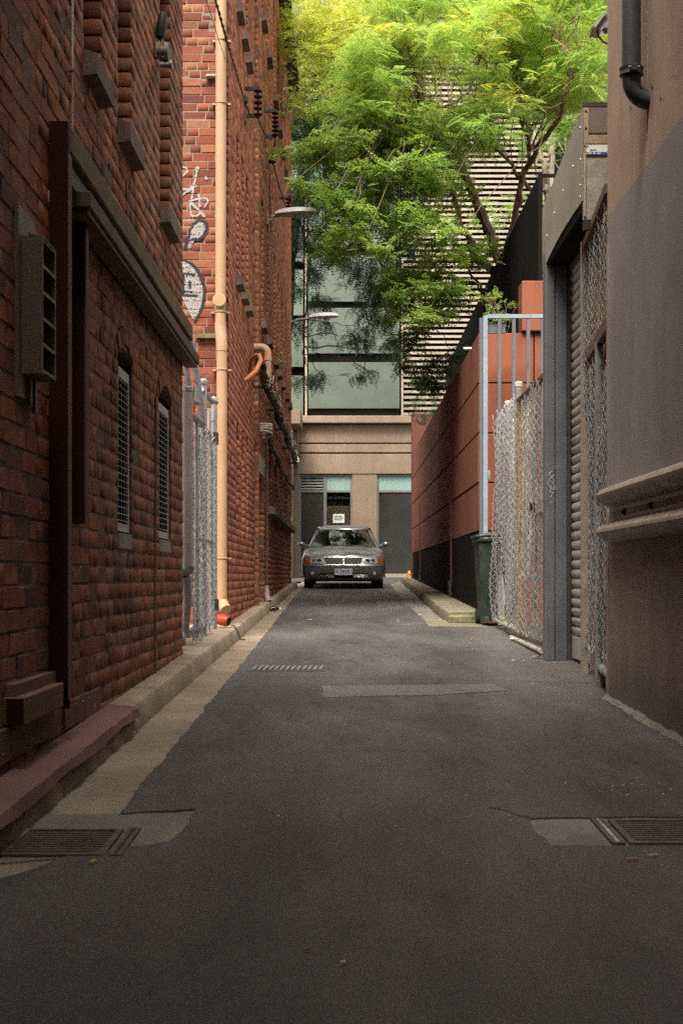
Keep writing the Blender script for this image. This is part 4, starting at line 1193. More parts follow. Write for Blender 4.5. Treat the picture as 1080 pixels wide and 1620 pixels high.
t = thing('drain_pipe', 'pinkish grey drain pipe with an elbow standing beside the near brick corner', 'pipe', (xx(297, 11.2), 11.2, 1.0))
xp = xx(297, 11.2)
tube_part(t, 'riser', [(xp, 11.2, zz(905, 11.2)), (xp, 11.2, zz(618, 11.2))], .042, M['pvc'], 16)
MB().lathe((xp, 11.2, zz(617, 11.2)), (0, 0, 1), [(-.01, .046), (.02, .046), (.03, .03)], 14).build('cap', M['galv'], t, True)
zq = zz(903, 11.2)
tube_part(t, 'elbow', [(xp - .16, 11.25, zq - .02), (xp - .05, 11.2, zq - .02)] + arc((xp - .04, 11.2, zq + .04), .045, -PI / 2, 0, (1, 0, 0), (0, 0, 1), 5), .05, M['galv_dull'], 16)
tube_part(t, 'tail', [(xp - .01, 11.2, zq - .05), (xp - .005, 11.25, .75), (xp - .03, 11.3, .5)], [.04, .032, .03], M['galv_dull'], 14)
zq = kz(11) + .07
tube_part(t, 'low_elbow', [(xp - .2, 10.95, zq - .03), (xp - .06, 10.95, zq), (xp - .01, 10.95, zq + .02)], .05, M['galv_dull'], 16)
MB().lathe((xp - .03, 10.95, zq + .015), (1, 0, .15), [(0, .054), (.02, .056), (.04, .054)], 16).build('collar', M['pvc'], t, True)
for (a, c, lab) in (((293, 556), (300, 622), 'thin galvanised pole leaning against the near brick corner'), ((305, 556), (321, 668), 'thicker galvanised pole leaning beside the drain pipe, rising behind the timber beam')):
    t = thing('pole', lab, 'pole', (xx(c[0], 11.9), 11.9, zz(c[1], 11.9)), 'leaning poles')
    r = .026 if a[0] < 300 else .032
    y1 = 11.55 if a[0] < 300 else 11.9
    tube_part(t, 'tube', [(xx(a[0], y1) - .03, y1 - .05, 2.98), (xx(a[0], y1), y1, zz(a[1], y1)), (xx((a[0] + c[0]) / 2, y1), y1, zz((a[1] + c[1]) / 2, y1)), (xx(c[0], y1), y1, zz(c[1], y1))], r, M['galv_dull'])
    MB().tube([(xx(a[0] + 2, y1) - .05, y1, zz(600 if r > .03 else 575, y1)), (xx(a[0] + 8, y1), y1 - r - .002, zz(606 if r > .03 else 580, y1))], .004, 5).build('tie', M['cable'], t)
t = thing('red_sign', 'small red sign glimpsed behind the left gate posts', 'sign', (xx(303, 12), 12.0, 2.3))
MB().box(xx(301, 12.2), xx(309, 12.2), 12.2, 12.21, zz(656, 12.2), zz(640, 12.2)).build('plate', M['red_sign'], t)
MB().box(xx(296, 14.4), xx(305, 14.4), YF - .03, YF - .006, zz(620, 14.4), zz(560, 14.4)).build('red_strip', M['orange_plastic'], t)

# the red plastic thing lying under the downpipe shoe
yb = 13.85; zc = kz(yb) + .062
t = thing('red_tube', 'scuffed red plastic tube lying on the kerb under the downpipe', 'tube', (-1.2, yb, kz(yb)))
P0 = Vector((xx(343, yb + .05), yb + .10, zc + .03)); ax = Vector((xx(370, yb) - xx(345, yb), -.07, -.035)).normalized()
MB().lathe(P0, ax, [(0, .045), (.03, .055), (.10, .058), (.13, .05), (.135, .042), (.06, .040)], 18).build('body', M['orange_plastic'], t, True)
MB().lathe(P0 + ax * .137, ax, [(-.01, .001), (-.004, .043), (0, .043)], 18).build('mouth', M['void'], t)
t = thing('black_strap', 'black strap hanging over the kerb beside the red tube', 'strap', (-1.1, yb, kz(yb)))
MB().tube([(xx(366, yb), yb - .02, kz(yb) + .03), (xx(371, yb), yb - .02, kz(yb) + .025), (KX + .02, yb - .04, kz(yb) - .03), (KX + .045, yb - .05, gz(yb) + .01), (KX + .09, yb - .02, gz(yb) + .006)], .007, 6).build('strap', M['cable'], t)
# ================================================================== RIGHT SIDE
YRC = 8.59
t = thing('rendered_building', 'brown rendered wall with a grey painted lower coat on the right', 'building', (XR, 5, gz(5)))
zj = 3.16
b = MB()
b.box(XR, XR + 3.5, -6, 7.44, -.2, 12)
b.box(XR + .0005, XR + 3.5, 7.4405, 7.462, -.2, zj)          # lower coat bridges the joint
b.box(XR + .035, XR + 3.5, 7.4405, 7.462, zj, 12)
b.box(XR + .0005, XR + 3.5, 7.4625, YRC, -.2, 12)
b.build('wall', M['render_wall'], t)
MB().box(XR - .004, XR + .02, YRC - .04, YRC + .012, gz(8.6), 3.0).build('corner_angle', M['rail_brown'], t)
rr = random.Random(8)
prof = []
for y in np.linspace(3.0, YRC, 70):
    a, c = rr.uniform(.020, .042), rr.uniform(.012, .028)
    prof.append([(XR + .002, y, gz(y) + c + .01), (XR - a * .5, y, gz(y) + c * .8), (XR - a, y, gz(y) + .002)])
MB().grid(prof).build('mortar_fillet', M['collar'], t)
for (y, z, s) in ((7.35, 3.55, .035), (7.15, 3.42, .03), (7.9, 3.62, .03)):
    MB().tube([(XR - .0015, y - s, z - s * .8), (XR - .0015, y, z)], .004, 5).build('chip', M['black_iron'], t)

t = thing('soil_pipe', 'charcoal pipe with a clamped elbow turning into the rendered wall', 'pipe', (1.532, 7.43, 3.5))
xp, yp = 1.530, 7.43
zc = zz(114, yp)
MB().tube([(xp, yp, zc), (xp, yp, 8)], .050, 22).build('riser', M['black_pipe'], t, True)
MB().tube([(xp, yp, zc + .02), (xp, yp, zc - .03)] + arc((xp + .11, yp, zc - .045), .11, PI, PI * 1.5, (1, 0, 0), (0, 0, 1), 8) + [(XR + .05, yp + .01, zc - .155)], .049, 22).build('elbow', M['dark_cast'], t, True)
MB().lathe((xp, yp, zc - .022), (0, 0, 1), [(0, .054), (.004, .064), (.018, .060), (.026, .060), (.042, .065), (.048, .055)], 22).build('clamp', M['dark_cast'], t, True)
MB().bbox(xp - .022, xp + .022, yp - .078, yp - .055, zc - .018, zc + .022, .004).build('clamp_lug', M['dark_cast'], t)
MB().tube([(xp - .030, yp - .072, zc + .002), (xp + .030, yp - .072, zc + .002)], .006, 8).build('bolt', M['galv_dull'], t)
for i, z in enumerate((zc - .075, zc - .088, zc - .101)):
    MB().tube([(xp + .012 + i * .012, yp - .0475, z + .008), (xp + .024 + i * .012, yp - .0465, z - .004)], .0025, 5).build('cast_mark', M['black_pipe'], t)

t = thing('floodlight', 'pale floodlight with a cable peeking past the rendered wall, top right', 'floodlight', (1.62, 8.75, 4.4))
fc = Vector((xx(952, 8.75), 8.75, zz(33, 8.75)))
MB().prism([fc + Vector(p) for p in ((-.045, 0, -.045), (.025, 0, .045), (.062, 0, .02), (-.005, 0, -.06))], (0, .14, 0)).build('housing', M['lamp_grey'], t)
MB().prism([fc + Vector(p) for p in ((-.060, -.02, -.040), (.016, -.02, .060), (.026, -.02, .052), (-.046, -.02, -.050))], (0, .18, 0)).build('hood', M['lamp_grey'], t)
MB().lathe(fc + Vector((.02, .05, -.05)), (1, 0, .5), [(0, .018), (.06, .02), (.07, .012)], 12).build('knuckle', M['galv_dull'], t, True)
MB().tube([fc + Vector((-.03, .02, -.055)), fc + Vector((-.02, .02, -.09)), fc + Vector((.01, .03, -.12)), fc + Vector((.09, .05, -.15))], .006, 6).build('lead', M['cable'], t)
MB().tube([fc + Vector((.05, .06, -.03)), (XR + .12, 8.80, fc.z - .02), (XR + .12, YRC - .01, fc.z - .02)], .012, 8).build('arm', M['galv_dull'], t)

# W-beam guard rail bolted to the wall
t = thing('guard_rail', 'brown W-shaped steel guard rail along the right rendered wall', 'guard rail', (XR, 7, 1.3))
w = [(.085, -.165), (.010, -.150), (-.055, -.125), (-.075, -.100), (-.072, -.085), (-.040, -.060), (.030, -.035), (.040, 0), (.030, .035), (-.040, .060), (-.072, .085), (-.075, .100), (-.055, .125), (.010, .150), (.085, .165)]
xo = XR - .035
P = []
for y in np.linspace(-3, 8.36, 14):
    P.append([(xo + a * 1.0, y, 1.325 + c * 1.12) for a, c in w])
for (dy, q) in ((.05, .96), (.09, .85), (.11, .6)):
    P.append([(xo + .035 + (a - .035) * q, 8.36 + dy, 1.325 + c * 1.12 * (1 - (1 - q) * .3)) for a, c in w])
o = MB().grid(P).build('beam', M['rail_brown'], t, True, fix=False)
md = o.modifiers.new('thick', 'SOLIDIFY'); md.thickness = .004
for y in (8.05, 7.35, 6.2):
    MB().lathe((xo + .032, y, 1.325), (-1, 0, 0), [(0, .022), (.004, .022), (.006, .014), (.018, .012)], 10).build('bolt', M['black_iron'], t)
    MB().box(xo + .036, XR + .004, y - .04, y + .04, 1.25, 1.40).build('spacer', M['black_iron'], t)

# ------------------------------------------------------------------ near chain link panel beside the wall
t = thing('chain_link_fence', 'tall chain link fence with reed lining between the rendered wall and the shutter', 'fence panel', (1.72, 9.6, gz(9.6)))
p0, p1 = Vector((1.665, 8.72, 0)), Vector((1.80, 10.42, 0))
d = (p1 - p0).normalized(); W = (p1 - p0).length
chain_part(t, M['wire'], (p0.x, p0.y, .42), d, (0, 0, 1), W, 3.0, pitch=.040, r=.003, seed=11, bulge=.02, fold=.02)
def at(s, z, o=0): q = p0 + d * s; return (q.x + o, q.y, z)
tube_part(t, 'bottom_rail', [at(0, gz(8.7) + .13), at(.55, gz(9.3) + .13)], .030, M['galv_dull'])
tube_part(t, 'bottom_leg', [at(.52, gz(9.2) + .13), at(.56, gz(9.2) + .10), at(.57, gz(9.2))], .028, M['galv_dull'])
q = at(.60, 0, -.012); MB().box(q[0] - .022, q[0] + .022, q[1] - .03, q[1] + .03, gz(9.3) + .02, 2.52).build('post', M['galv_dull'], t)
q = at(1.55, 0, -.02); MB().box(q[0] - .025, q[0] + .022, q[1] - .03, q[1] + .03, gz(10.2), 3.42).build('post', M['rail_brown'], t)
MB().add([at(.02, 2.50, -.03), at(1.6, 2.50, -.03), at(1.6, 2.58, -.03), at(.02, 2.58, -.03), at(.02, 2.50, .02), at(1.6, 2.50, .02), at(1.6, 2.58, .02), at(.02, 2.58, .02)],
         [(0, 1, 2, 3), (4, 7, 6, 5), (0, 4, 5, 1), (1, 5, 6, 2), (2, 6, 7, 3), (3, 7, 4, 0)]).build('cross_rail', M['brown_metal'], t)
MB().add([at(.02, 3.36, -.035), at(1.6, 3.36, -.035), at(1.6, 3.42, -.035), at(.02, 3.42, -.035), at(.02, 3.36, .02), at(1.6, 3.36, .02), at(1.6, 3.42, .02), at(.02, 3.42, .02)],
         [(0, 1, 2, 3), (4, 7, 6, 5), (0, 4, 5, 1), (1, 5, 6, 2), (2, 6, 7, 3), (3, 7, 4, 0)]).build('top_rail', M['brown_metal'], t)
rs = random.Random(3); b = MB()
for i in range(230):
    s = rs.uniform(.0, W - .08); z0 = rs.uniform(2.4, 2.6); o_ = .045 + rs.uniform(0, .03)
    q0, q1 = at(s, z0, o_), at(s + rs.uniform(-.05, .05), 3.38 + rs.uniform(-.05, .03), o_)
    b.tube([q0, q1], .008, 4)
o = b.build('reed_lining', M['reed'], t); o['kind'] = 'stuff'
MB().add([at(0, gz(8.7) + .1, .14), at(W, gz(8.7) + .1, .14), at(W, 3.4, .14), at(0, 3.4, .14)], [(0, 1, 2, 3)]).build('backing_sheet', M['black_sheet'], t)

# ------------------------------------------------------------------ steel portal, shutter, fascia
t = thing('steel_column', 'slate grey steel column with a scratched marker tag beside the shutter', 'column', (1.74, 11.4, gz(11.4)))
yc = 11.4
MB().bbox(1.645, 1.722, yc, yc + .16, gz(yc), 3.62, .006).build('flange', M['slate_steel'], t)
MB().bbox(1.7225, 1.822, yc + .012, yc + .15, gz(yc), 3.62, .006).build('web', M['slate_steel'], t)
MB().box(1.823, 1.852, yc + .02, yc + .10, gz(yc), 3.6).build('door_guide', M['black_pipe'], t)
S7 = lambda x, y: (850 + x / 18.0, 730 + y / 18.0)
tagl = [[(275, 410), (415, 275)], [(310, 305), (385, 450)], [(465, 380), (400, 460), (330, 500), (300, 580), (310, 680), (345, 735)], [(400, 470), (460, 530), (465, 590), (425, 650), (335, 530)], [(425, 650), (470, 690), (480, 790), (450, 825), (400, 780), (370, 690)], [(370, 690), (350, 880), (400, 890), (465, 850), (365, 1030), (500, 1120), (345, 1185)]]
b = MB()
for pl in tagl:
    pts = [(xx(S7(*p)[0], yc), yc - .002 + (.0125 if xx(S7(*p)[0], yc) > 1.722 else 0), zz(S7(*p)[1], yc)) for p in pl]
    b.tube(pts, .0035, 5)
b.build('marker_tag', M['grey_paint'], t)

t = thing('roller_shutter', 'taupe roller shutter with a few perforated slats behind the steel column', 'shutter', (1.86, 11, gz(11)))
ya, yb_ = 10.58, 11.85; xs = 1.865
z = gz(11) + .22
MB().bbox(xs, xs + .03, ya, yb_, gz(11) + .03, z - .006, .006).build('bottom_rail', M['slat'], t)
def slat_mesh():
    me = bpy.data.meshes.new('slat')
    n = 7; V = []; Q = []
    pr = [(.016, 0), (.004, .007), (-.002, .016), (-.004, .036), (-.002, .056), (.005, .068), (.016, .0765), (.022, .0765), (.022, 0)]
    for y in (0, yb_ - ya):
        for a, c in pr: V.append((a, y, c))
    m_ = len(pr)
    for i in range(m_):
        j = (i + 1) % m_; Q.append((i, j, j + m_, i + m_))
    Q += [tuple(range(m_)), tuple(reversed(range(m_, 2 * m_)))]
    me.from_pydata(V, [], Q); me.materials.append(M['slat']); me.update()
    me.polygons.foreach_set('use_smooth', [True] * len(me.polygons))
    me.set_sharp_from_angle(angle=math.radians(50))
    return me
sm = slat_mesh(); k_ = 0
while z < 3.45:
    o = bpy.data.objects.new('slat', sm); COL.objects.link(o); o.parent = t
    o.location = Vector((xs, ya, z)) - t.location
    py = VY - (z + .04 - HC) * F / 10.9
    if 955 < py < 1015 or 672 < py < 742:
        for q_ in range(14):
            yy = ya + .07 + q_ * .085
            MB().box(xs - .0055, xs - .001, yy, yy + .02, z + .030, z + .046).build('slot', M['void'], o)
    z += .0775; k_ += 1
for o in [c for c in t.children if c.name.startswith('slat')]:
    for s_ in o.children: s_.location = -o.location
MB().box(xs - .02, xs + .3, ya - .03, yb_ + .02, 3.46, 3.80).build('coil_box', M['black_pipe'], t)
MB().box(xs - .005, xs + .05, ya - .06, ya - .004, gz(ya), 3.46).build('guide', M['rail_brown'], t)

t = thing('fascia_panel', 'bolted grey sheet metal fascia sloping above the shutter', 'fascia', (1.65, 10.6, 3.5))
ys = np.linspace(9.66, 11.6, 9)
P = [[(1.648, y, 3.50 + .06 * (1 - ((y - 9.66) / 1.94)) + .035 * math.sin((y - 9.66) / 1.94 * PI)), (1.645, y, 3.8), (1.648, y, 4.02 + .18 * (1 - (y - 9.66) / 1.94))] for y in ys]
o = MB().grid(P).build('sheet', M['fascia'], t, fix=False)
md = o.modifiers.new('thick', 'SOLIDIFY'); md.thickness = .006; md.offset = -1
for (y, z) in ((10.0, 3.9), (10.45, 3.85), (10.9, 3.8), (11.3, 3.72), (9.7, 3.68), (9.7, 3.86), (9.7, 4.08), (9.7, 3.60)):
    MB().lathe((1.642, y, z), (-1, 0, 0), [(0, .008), (.004, .007), (.008, .003)], 8).build('bolt', M['galv'], t)
t = thing('garage_roof', 'low garage body with boarded end under a dark trim beside the rendered wall', 'garage', (1.9, 10, gz(10)))
MB().box(1.93, 5.2, 8.75, 11.62, 0, 3.5).build('body', M['cement_board'], t)
MB().box(1.66, 5.2, 9.69, 11.6, 3.502, 4.02).build('roof_void', M['black_sheet'], t)
ye = 9.66
MB().box(1.652, 2.6, ye, ye + .02, 4.215, 4.245).build('top_trim', M['black_pipe'], t)
MB().box(1.655, 2.6, ye + .004, ye + .02, 3.43, 4.214).build('end_board', M['cement_board'], t)
MB().box(1.658, 1.690, ye - .008, ye + .003, 3.93, 4.205).build('batten', M['old_wood'], t)
MB().box(1.691, 2.6, ye - .006, ye + .003, 4.03, 4.205).build('shadow_panel', M['vent_metal'], t)
MB().box(1.658, 2.6, ye - .010, ye + .003, 3.955, 4.015).build('batten', M['old_wood'], t)
MB().box(1.658, 1.672, ye - .008, ye + .003, 3.45, 3.94).build('batten', M['old_wood'], t)
for z in (4.18, 4.06):
    MB().lathe((1.672, ye - .009, z), (0, -1, 0), [(0, .008), (.002, .008)], 10).build('hole', M['void'], t)
zl = zz(235, ye)
lb = MB().box(1.675, 1.85, ye - .006, ye - .002, zl - .045, zl + .045).build('label_card', M['white_card'], t)
MB().box(1.676, 1.85, ye - .0075, ye - .0065, zl - .044, zl - .026).build('blue_band', M['blue_ink'], lb)
b = MB()
for i in range(10):
    h = .006 + .004 * ((i * 7) % 3)
    b.box(1.700 + i * .0045, 1.7032 + i * .0045, ye - .0075, ye - .0065, zl - .018, zl - .018 + h)
b.build('print', M['ink'], lb)
b = MB()
for i in range(14):
    if i in (5, 9): continue
    b.box(1.682 + i * .0065, 1.6865 + i * .0065, ye - .0085, ye - .0078, zl - .040, zl - .030)
b.build('print', M['white_card'], lb)
MB().box(1.66, 1.70, ye, ye + .05, 3.36, 3.43).build('bracket', M['black_iron'], t)

# ------------------------------------------------------------------ white chain link gate further along
t = thing('chain_link_gate', 'bulging chain link gate lined with torn white plastic before the green bin', 'gate', (1.74, 14, gz(14)))
gA, gB_ = Vector((xx(784, 16.1), 16.1, 0)), Vector((xx(820, 13.9), 13.9, 0))
d = (gB_ - gA).normalized(); W = (gB_ - gA).length
zb_ = gz(16) + .08
chain_part(t, M['wire'], (gA.x, gA.y, zb_), d, (0, 0, 1), W, 2.32, pitch=.042, r=.0044, seed=21, bulge=.03, jag=.06, fold=.05)
P = []
for i in range(40):
    row = []
    for j in range(34):
        q = gA + d * (i / 39 * W)
        row.append((q.x + .11 + .03 * math.sin(i * .95 + j * .12) + .012 * math.sin(j * .9 + i * 2.1), q.y, zb_ + .50 + j / 33 * 1.70 + (.05 * math.sin(i * 1.3) if j in (0, 33) else 0)))
    P.append(row)
MB().grid(P).build('plastic_lining', M['plastic_white'], t, True)
P = []
for i in range(8):
    row = []
    for j in range(10):
        q = gA + d * (.35 + i / 7 * .7)
        row.append((q.x - .015 + .008 * math.sin(i * 2 + j), q.y, zb_ + .03 + j / 9 * (.42 + .08 * math.sin(i * 1.7))))
    P.append(row)
MB().grid(P).build('torn_plastic', M['plastic_white'], t, True)
for s, r, pyc in ((.35, .036, 640), (1.35, .038, 610)):
    q = gA + d * s; x = q.x + .10
    zt = zz(pyc, q.y)
    pp = tube_part(t, 'post', [(x, q.y, gz(q.y)), (x, q.y, zt)], r, M['galv_dull'])
    MB().lathe((x, q.y, zt - .012), (0, 0, 1), [(0, r * 1.15), (.03, r * 1.15), (.035, r * 1.2), (.05, r * .9), (.058, .004)], 14).build('cap', M['cream_hose'], pp, True)
tube_part(t, 'bottom_rail', [(gA.x, gA.y, zb_), (gB_.x, gB_.y, gz(13.9) + .09)], .026, M['wire_rust'])
t = thing('chain_link_gate', 'rusty brown chain link gate leaf with a latch against the steel column', 'gate', (1.74, 12.8, gz(12.8)))
hA, hB = Vector((xx(820, 13.85), 13.85, 0)), Vector((xx(860, 11.9), 11.9, 0))
d = (hB - hA).normalized(); W = (hB - hA).length
zb_ = gz(13) + .10; zt = zz(634, 13.85)
chain_part(t, M['wire_rust'], (hA.x, hA.y, zb_), d, (0, 0, 1), W, zt - zb_ - .02, pitch=.042, r=.0040, seed=31, bulge=.02, fold=.04)
q0, q1 = hA, hB
tube_part(t, 'top_rail', [(q0.x, q0.y, zt), (q1.x, q1.y, zz(604, 11.9) + .05)], .030, M['iron'])
tube_part(t, 'bottom_rail', [(q0.x, q0.y, zb_ - .02), (q1.x, q1.y, zb_ - .02)], .028, M['iron'])
tube_part(t, 'low_rail', [(q0.x - .05, q0.y + .2, zb_ - .06), (q1.x - .02, q1.y, zb_ - .085)], .022, M['wire_rust'])
tube_part(t, 'stile', [(q0.x, q0.y, zb_), (q0.x, q0.y, zt)], .028, M['reed'])
q = hA + d * 1.35
tube_part(t, 'stile', [(q.x, q.y, zb_), (q.x, q.y, zt)], .026, M['galv_dull'])
tube_part(t, 'mid_rail', [(q.x, q.y, zz(815, 12.5)), (q1.x, q1.y, zz(815, 12.5) + .01)], .022, M['galv_dull'])
lz = zz(805, 12.6)
for k_ in range(4):
    MB().tube([(q.x - .03, q.y - .03 + k_ * .02, lz + .04), (q.x - .045, q.y + .0 + k_ * .02, lz), (q.x - .03, q.y + .02 + k_ * .02, lz - .035)], .006, 6).build('latch_link', M['galv'], t, True)
MB().bbox(q.x - .05, q.x - .01, q.y - .04, q.y + .02, lz - .01, lz + .05, .004).build('padlock', M['black_iron'], t)
# ------------------------------------------------------------------ wheelie bin
t = thing('wheelie_bin', 'dark green wheelie bin half hidden behind the chain link gate', 'bin', (1.75, 16.35, gz(16.35)))
bx, by, bz = xx(753, 16.2), 16.15, gz(16.35)
def ring(w0, w1, y0, y1, z): return [(w0, y0, z), (w1, y0, z), (w1, y1, z), (w0, y1, z)]
b = MB(); R_ = [ring(bx + .08, bx + .50, by + .10, by + .58, bz + .05), ring(bx + .05, bx + .53, by + .05, by + .63, bz + .5), ring(bx + .025, bx + .555, by + .02, by + .68, bz + .98)]
V = [p for r_ in R_ for p in r_]
b.add(V, [(0, 1, 2, 3), (8, 11, 10, 9)] + [(k_ * 4 + i, k_ * 4 + (i + 1) % 4, k_ * 4 + 4 + (i + 1) % 4, k_ * 4 + 4 + i) for k_ in (0, 1) for i in range(4)])
b.build('body', M['bin_green'], t)
MB().bbox(bx + .005, bx + .575, by, by + .70, bz + .982, bz + 1.02, .008).build('rim', M['bin_green'], t)
P = [[(bx - .005 + .59 * i / 8, by - .01 + .72 * j / 8, bz + 1.03 + .05 * math.sin(i / 8 * PI) * math.sin(min(1, .15 + j / 8) * PI * .8)) for j in range(9)] for i in range(9)]
o = MB().grid(P).build('lid', M['lid_green'], t, True, fix=False)
md = o.modifiers.new('thick', 'SOLIDIFY'); md.thickness = .03
MB().tube([(bx + .05, by + .74, bz + .97), (bx + .53, by + .74, bz + .97)], .014, 8).build('handle', M['bin_green'], t)
for s_ in (.06, .52):
    MB().lathe((bx + s_ - .02, by + .56, bz + .10), (1, 0, 0), [(0, .09), (.01, .10), (.04, .10), (.05, .09)], 16).build('wheel', M['rubber'], t, True)

# ------------------------------------------------------------------ blue grey gate frame
yg = 16.95
t = thing('steel_fence_frame', 'tall blue grey steel fence frame with spaced balusters above the gates', 'fence', (1.62, yg, gz(yg)))
MB().box(xx(758.5, yg), xx(763.5, yg), yg + .03, yg + .10, gz(yg), zz(502, yg)).build('dark_post', M['bluegrey_dark'], t)
MB().box(xx(764, yg), xx(771, yg), yg, yg + .05, gz(yg) + .02, zz(499, yg)).build('light_post', M['blue_grey'], t)
MB().box(xx(771.2, yg), xx(905, yg), yg, yg + .045, zz(503, yg), zz(497, yg)).build('top_rail', M['blue_grey'], t)
MB().box(xx(771.2, yg), xx(905, yg), yg + .002, yg + .043, .9, .95).build('bottom_rail', M['bluegrey_dark'], t)
for i in range(6):
    x = xx(787 + i * 22.8, yg)
    MB().box(x, x + .042, yg + .006, yg + .036, .95, zz(503.2, yg)).build('baluster', M['bluegrey_dark'], t)
MB().box(xx(764, yg), xx(800, yg), yg + .055, yg + .10, zz(526, yg), zz(510, yg)).build('gusset', M['bluegrey_dark'], t)
MB().box(xx(771.5, yg), xx(774.5, yg), yg - .01, yg + .03, zz(758, yg), zz(744, yg)).build('hinge', M['galv_dull'], t)

# ------------------------------------------------------------------ rust red panel wall
t = thing('panel_wall', 'rust red panelled garden wall on a black base along the right of the lane', 'wall', (XRED, 26, gz(26)))
YR0, YR1 = 17.5, 34.5
MB().box(XRED + .03, XRED + .5, YR0 + .04, YR1, .2, 4.0).build('wall_core', M['black_sheet'], t)
zc_ = [1.52, 2.13, 2.755, 3.385, 4.02]; yc_ = [YR0, 21.9, 26.3, 30.8, YR1]
for i in range(4):
    for j in range(4):
        MB().bbox(XRED + random.uniform(-.003, .003), XRED + .035, yc_[j] + .010, yc_[j + 1] - .010, zc_[i] + .010, zc_[i + 1] - .010, .006).build('panel', M['rust_red'], t)
nbase = 40
for i in range(int((YR1 - YR0) / .42)):
    y = YR0 + i * .42
    MB().bbox(XRED + .004, XRED + .034, y + .004, y + .416, gz(y) + .05, 1.515, .008).build('base_sheet', M['black_sheet'], t)
for y in (21.9, 30.8):
    MB().box(XRED - .02, XRED + .005, y - .035, y + .035, gz(y) + .35, 2.6).build('perforated_strip', M['dark_red'], t)
    b = MB()
    for k_ in range(30): b.box(XRED - .0215, XRED - .0205, y - .012, y + .012, 1.0 + k_ * .052, 1.026 + k_ * .052)
    b.build('strip_holes', M['void'], t)
    MB().tube([(XRED - .02, y, gz(y) + .4), (XRED - .02, y, gz(y) + .12)], .03, 10).build('drain_tube', M['black_pipe'], t)
# end face toward the camera: panels of the return wall
ye = YR0
xe = [XRED + .005, 2.38, 3.6, 5.2]
for j in range(3):
    zs = [.3, 1.52, 2.13, 2.755, 3.385, 4.02] if j == 0 else [.3, 1.52, 2.13, 2.755, 3.385, 4.02, 4.66]
    if j == 0: zs = zs[:-1] + [4.02]
    for a, c in zip(zs[:-1], zs[1:]):
        MB().bbox(xe[j] + .008, xe[j + 1] - .008, ye, ye + .036, a + .008, c - .008, .006).build('return_panel', M['rust_red'], t)
MB().box(xe[0] + .02, xe[3], ye + .04, ye + .4, .2, 4.0).build('return_core', M['black_sheet'], t)
MB().bbox(2.22, 5.2, ye - .06, ye + .30, 4.03, 4.66, .01).build('raised_block', M['rust_red'], t)
# far end block
MB().bbox(XRED - .01, 3.2, YR1 + .01, YR1 + .5, gz(35), 5.0, .01).build('end_block', M['dark_red'], t)
conduit('conduit', 'short galvanised pipe stub poking out at the top of the red panel wall', [(XRED + .05, 18.5, 3.98), (XRED - .10, 18.5, 3.98)], .022, M['galv'])

tag(MB().box(XRED + .5, 14, YR0 + .4, 36, .5, 3.96).build('garden_terrace', M['soil']), kind='structure')

# black slatted fence on the garden wall
t = thing('black_fence', 'black upright slat fence standing on the red garden wall', 'fence', (2.49, 25, 4.0))
xf = 2.49
slm = MB().box(0, .014, 0, .088, 0, 1)
me = bpy.data.meshes.new('slat'); me.from_pydata(slm.v, [], slm.f); me.materials.append(M['black_sheet']); me.update()
ftop = lambda y: 6.12 - .004 * (y - 17.9)
y = 17.9
while y < 34.3:
    o = bpy.data.objects.new('slat', me); COL.objects.link(o); o.parent = t
    o.location = Vector((xf, y, 3.97)) - t.location; o.scale = (1, 1, ftop(y) - 3.97)
    y += .096
for y in np.arange(18.0, 34.4, 2.4):
    MB().box(xf + .016, xf + .07, y, y + .06, 3.97, ftop(y) - .03).build('post', M['black_sheet'], t)
MB().add([(xf + dx, y, ftop(y) - dz) for y in (17.9, 34.2) for dx in (.016, .05) for dz in (.10, .15)], [(0, 1, 3, 2), (4, 6, 7, 5), (0, 4, 5, 1), (2, 3, 7, 6), (0, 2, 6, 4), (1, 5, 7, 3)]).build('rail', M['black_sheet'], t)
MB().box(xf + .016, xf + .05, 17.95, 34.2, 4.2, 4.25).build('rail', M['black_sheet'], t)
MB().box(xf - .01, xf + .045, 17.84, 17.895, 4.0, 6.14).build('end_post', M['black_sheet'], t)
for x in np.arange(2.72, 5, .16):
    MB().box(x, x + .02, 17.86, 17.88, 4.66, 6.08).build('return_slat', M['black_sheet'], t)
MB().box(xf + .05, 5.0, 17.85, 17.89, 6.08, 6.12).build('return_rail', M['black_sheet'], t)
# ================================================================== END BUILDING
YB = 41.0
t = thing('end_building', 'beige building closing the lane with green glass panels and a louvred screen', 'building', (.5, YB, gz(YB)))
def EX(px): return xx(px, YB)
def EZ(py): return zz(py, YB)
gB0 = gz(YB) - .1
xL, xRt = EX(466), EX(1010)
zw = EZ(750.5)
# ground floor wall pieces around the two windows
MB().box(xL, EX(473), YB, YB + .5, gB0, zw).build('wall_pier', M['beige_render'], t)
MB().box(EX(557), EX(596), YB, YB + .5, gB0, zw).build('wall_pier', M['beige_render'], t)
MB().box(EX(700), xRt, YB, YB + .5, gB0, zw).build('wall_pier', M['beige_render'], t)
for (p0_, p1_, d_) in ((749.8, 718.5, 0), (715.8, 703.0, .0), (700.5, 671.5, .0)):
    MB().bbox(xL, xRt, YB - .02 + d_, YB + .5, EZ(p0_), EZ(p1_), .012).build('wall_band', M['beige_render'], t)
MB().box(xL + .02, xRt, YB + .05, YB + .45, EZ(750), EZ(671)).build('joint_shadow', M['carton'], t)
MB().bbox(xL - .1, xRt, YB - .24, YB + .4, EZ(670.5), EZ(659), .015).build('ledge', M['beige_render'], t)
MB().box(EX(380), xRt, YB + .6, YB + 6, gB0, 19).build('building_core', M['black_sheet'], t)
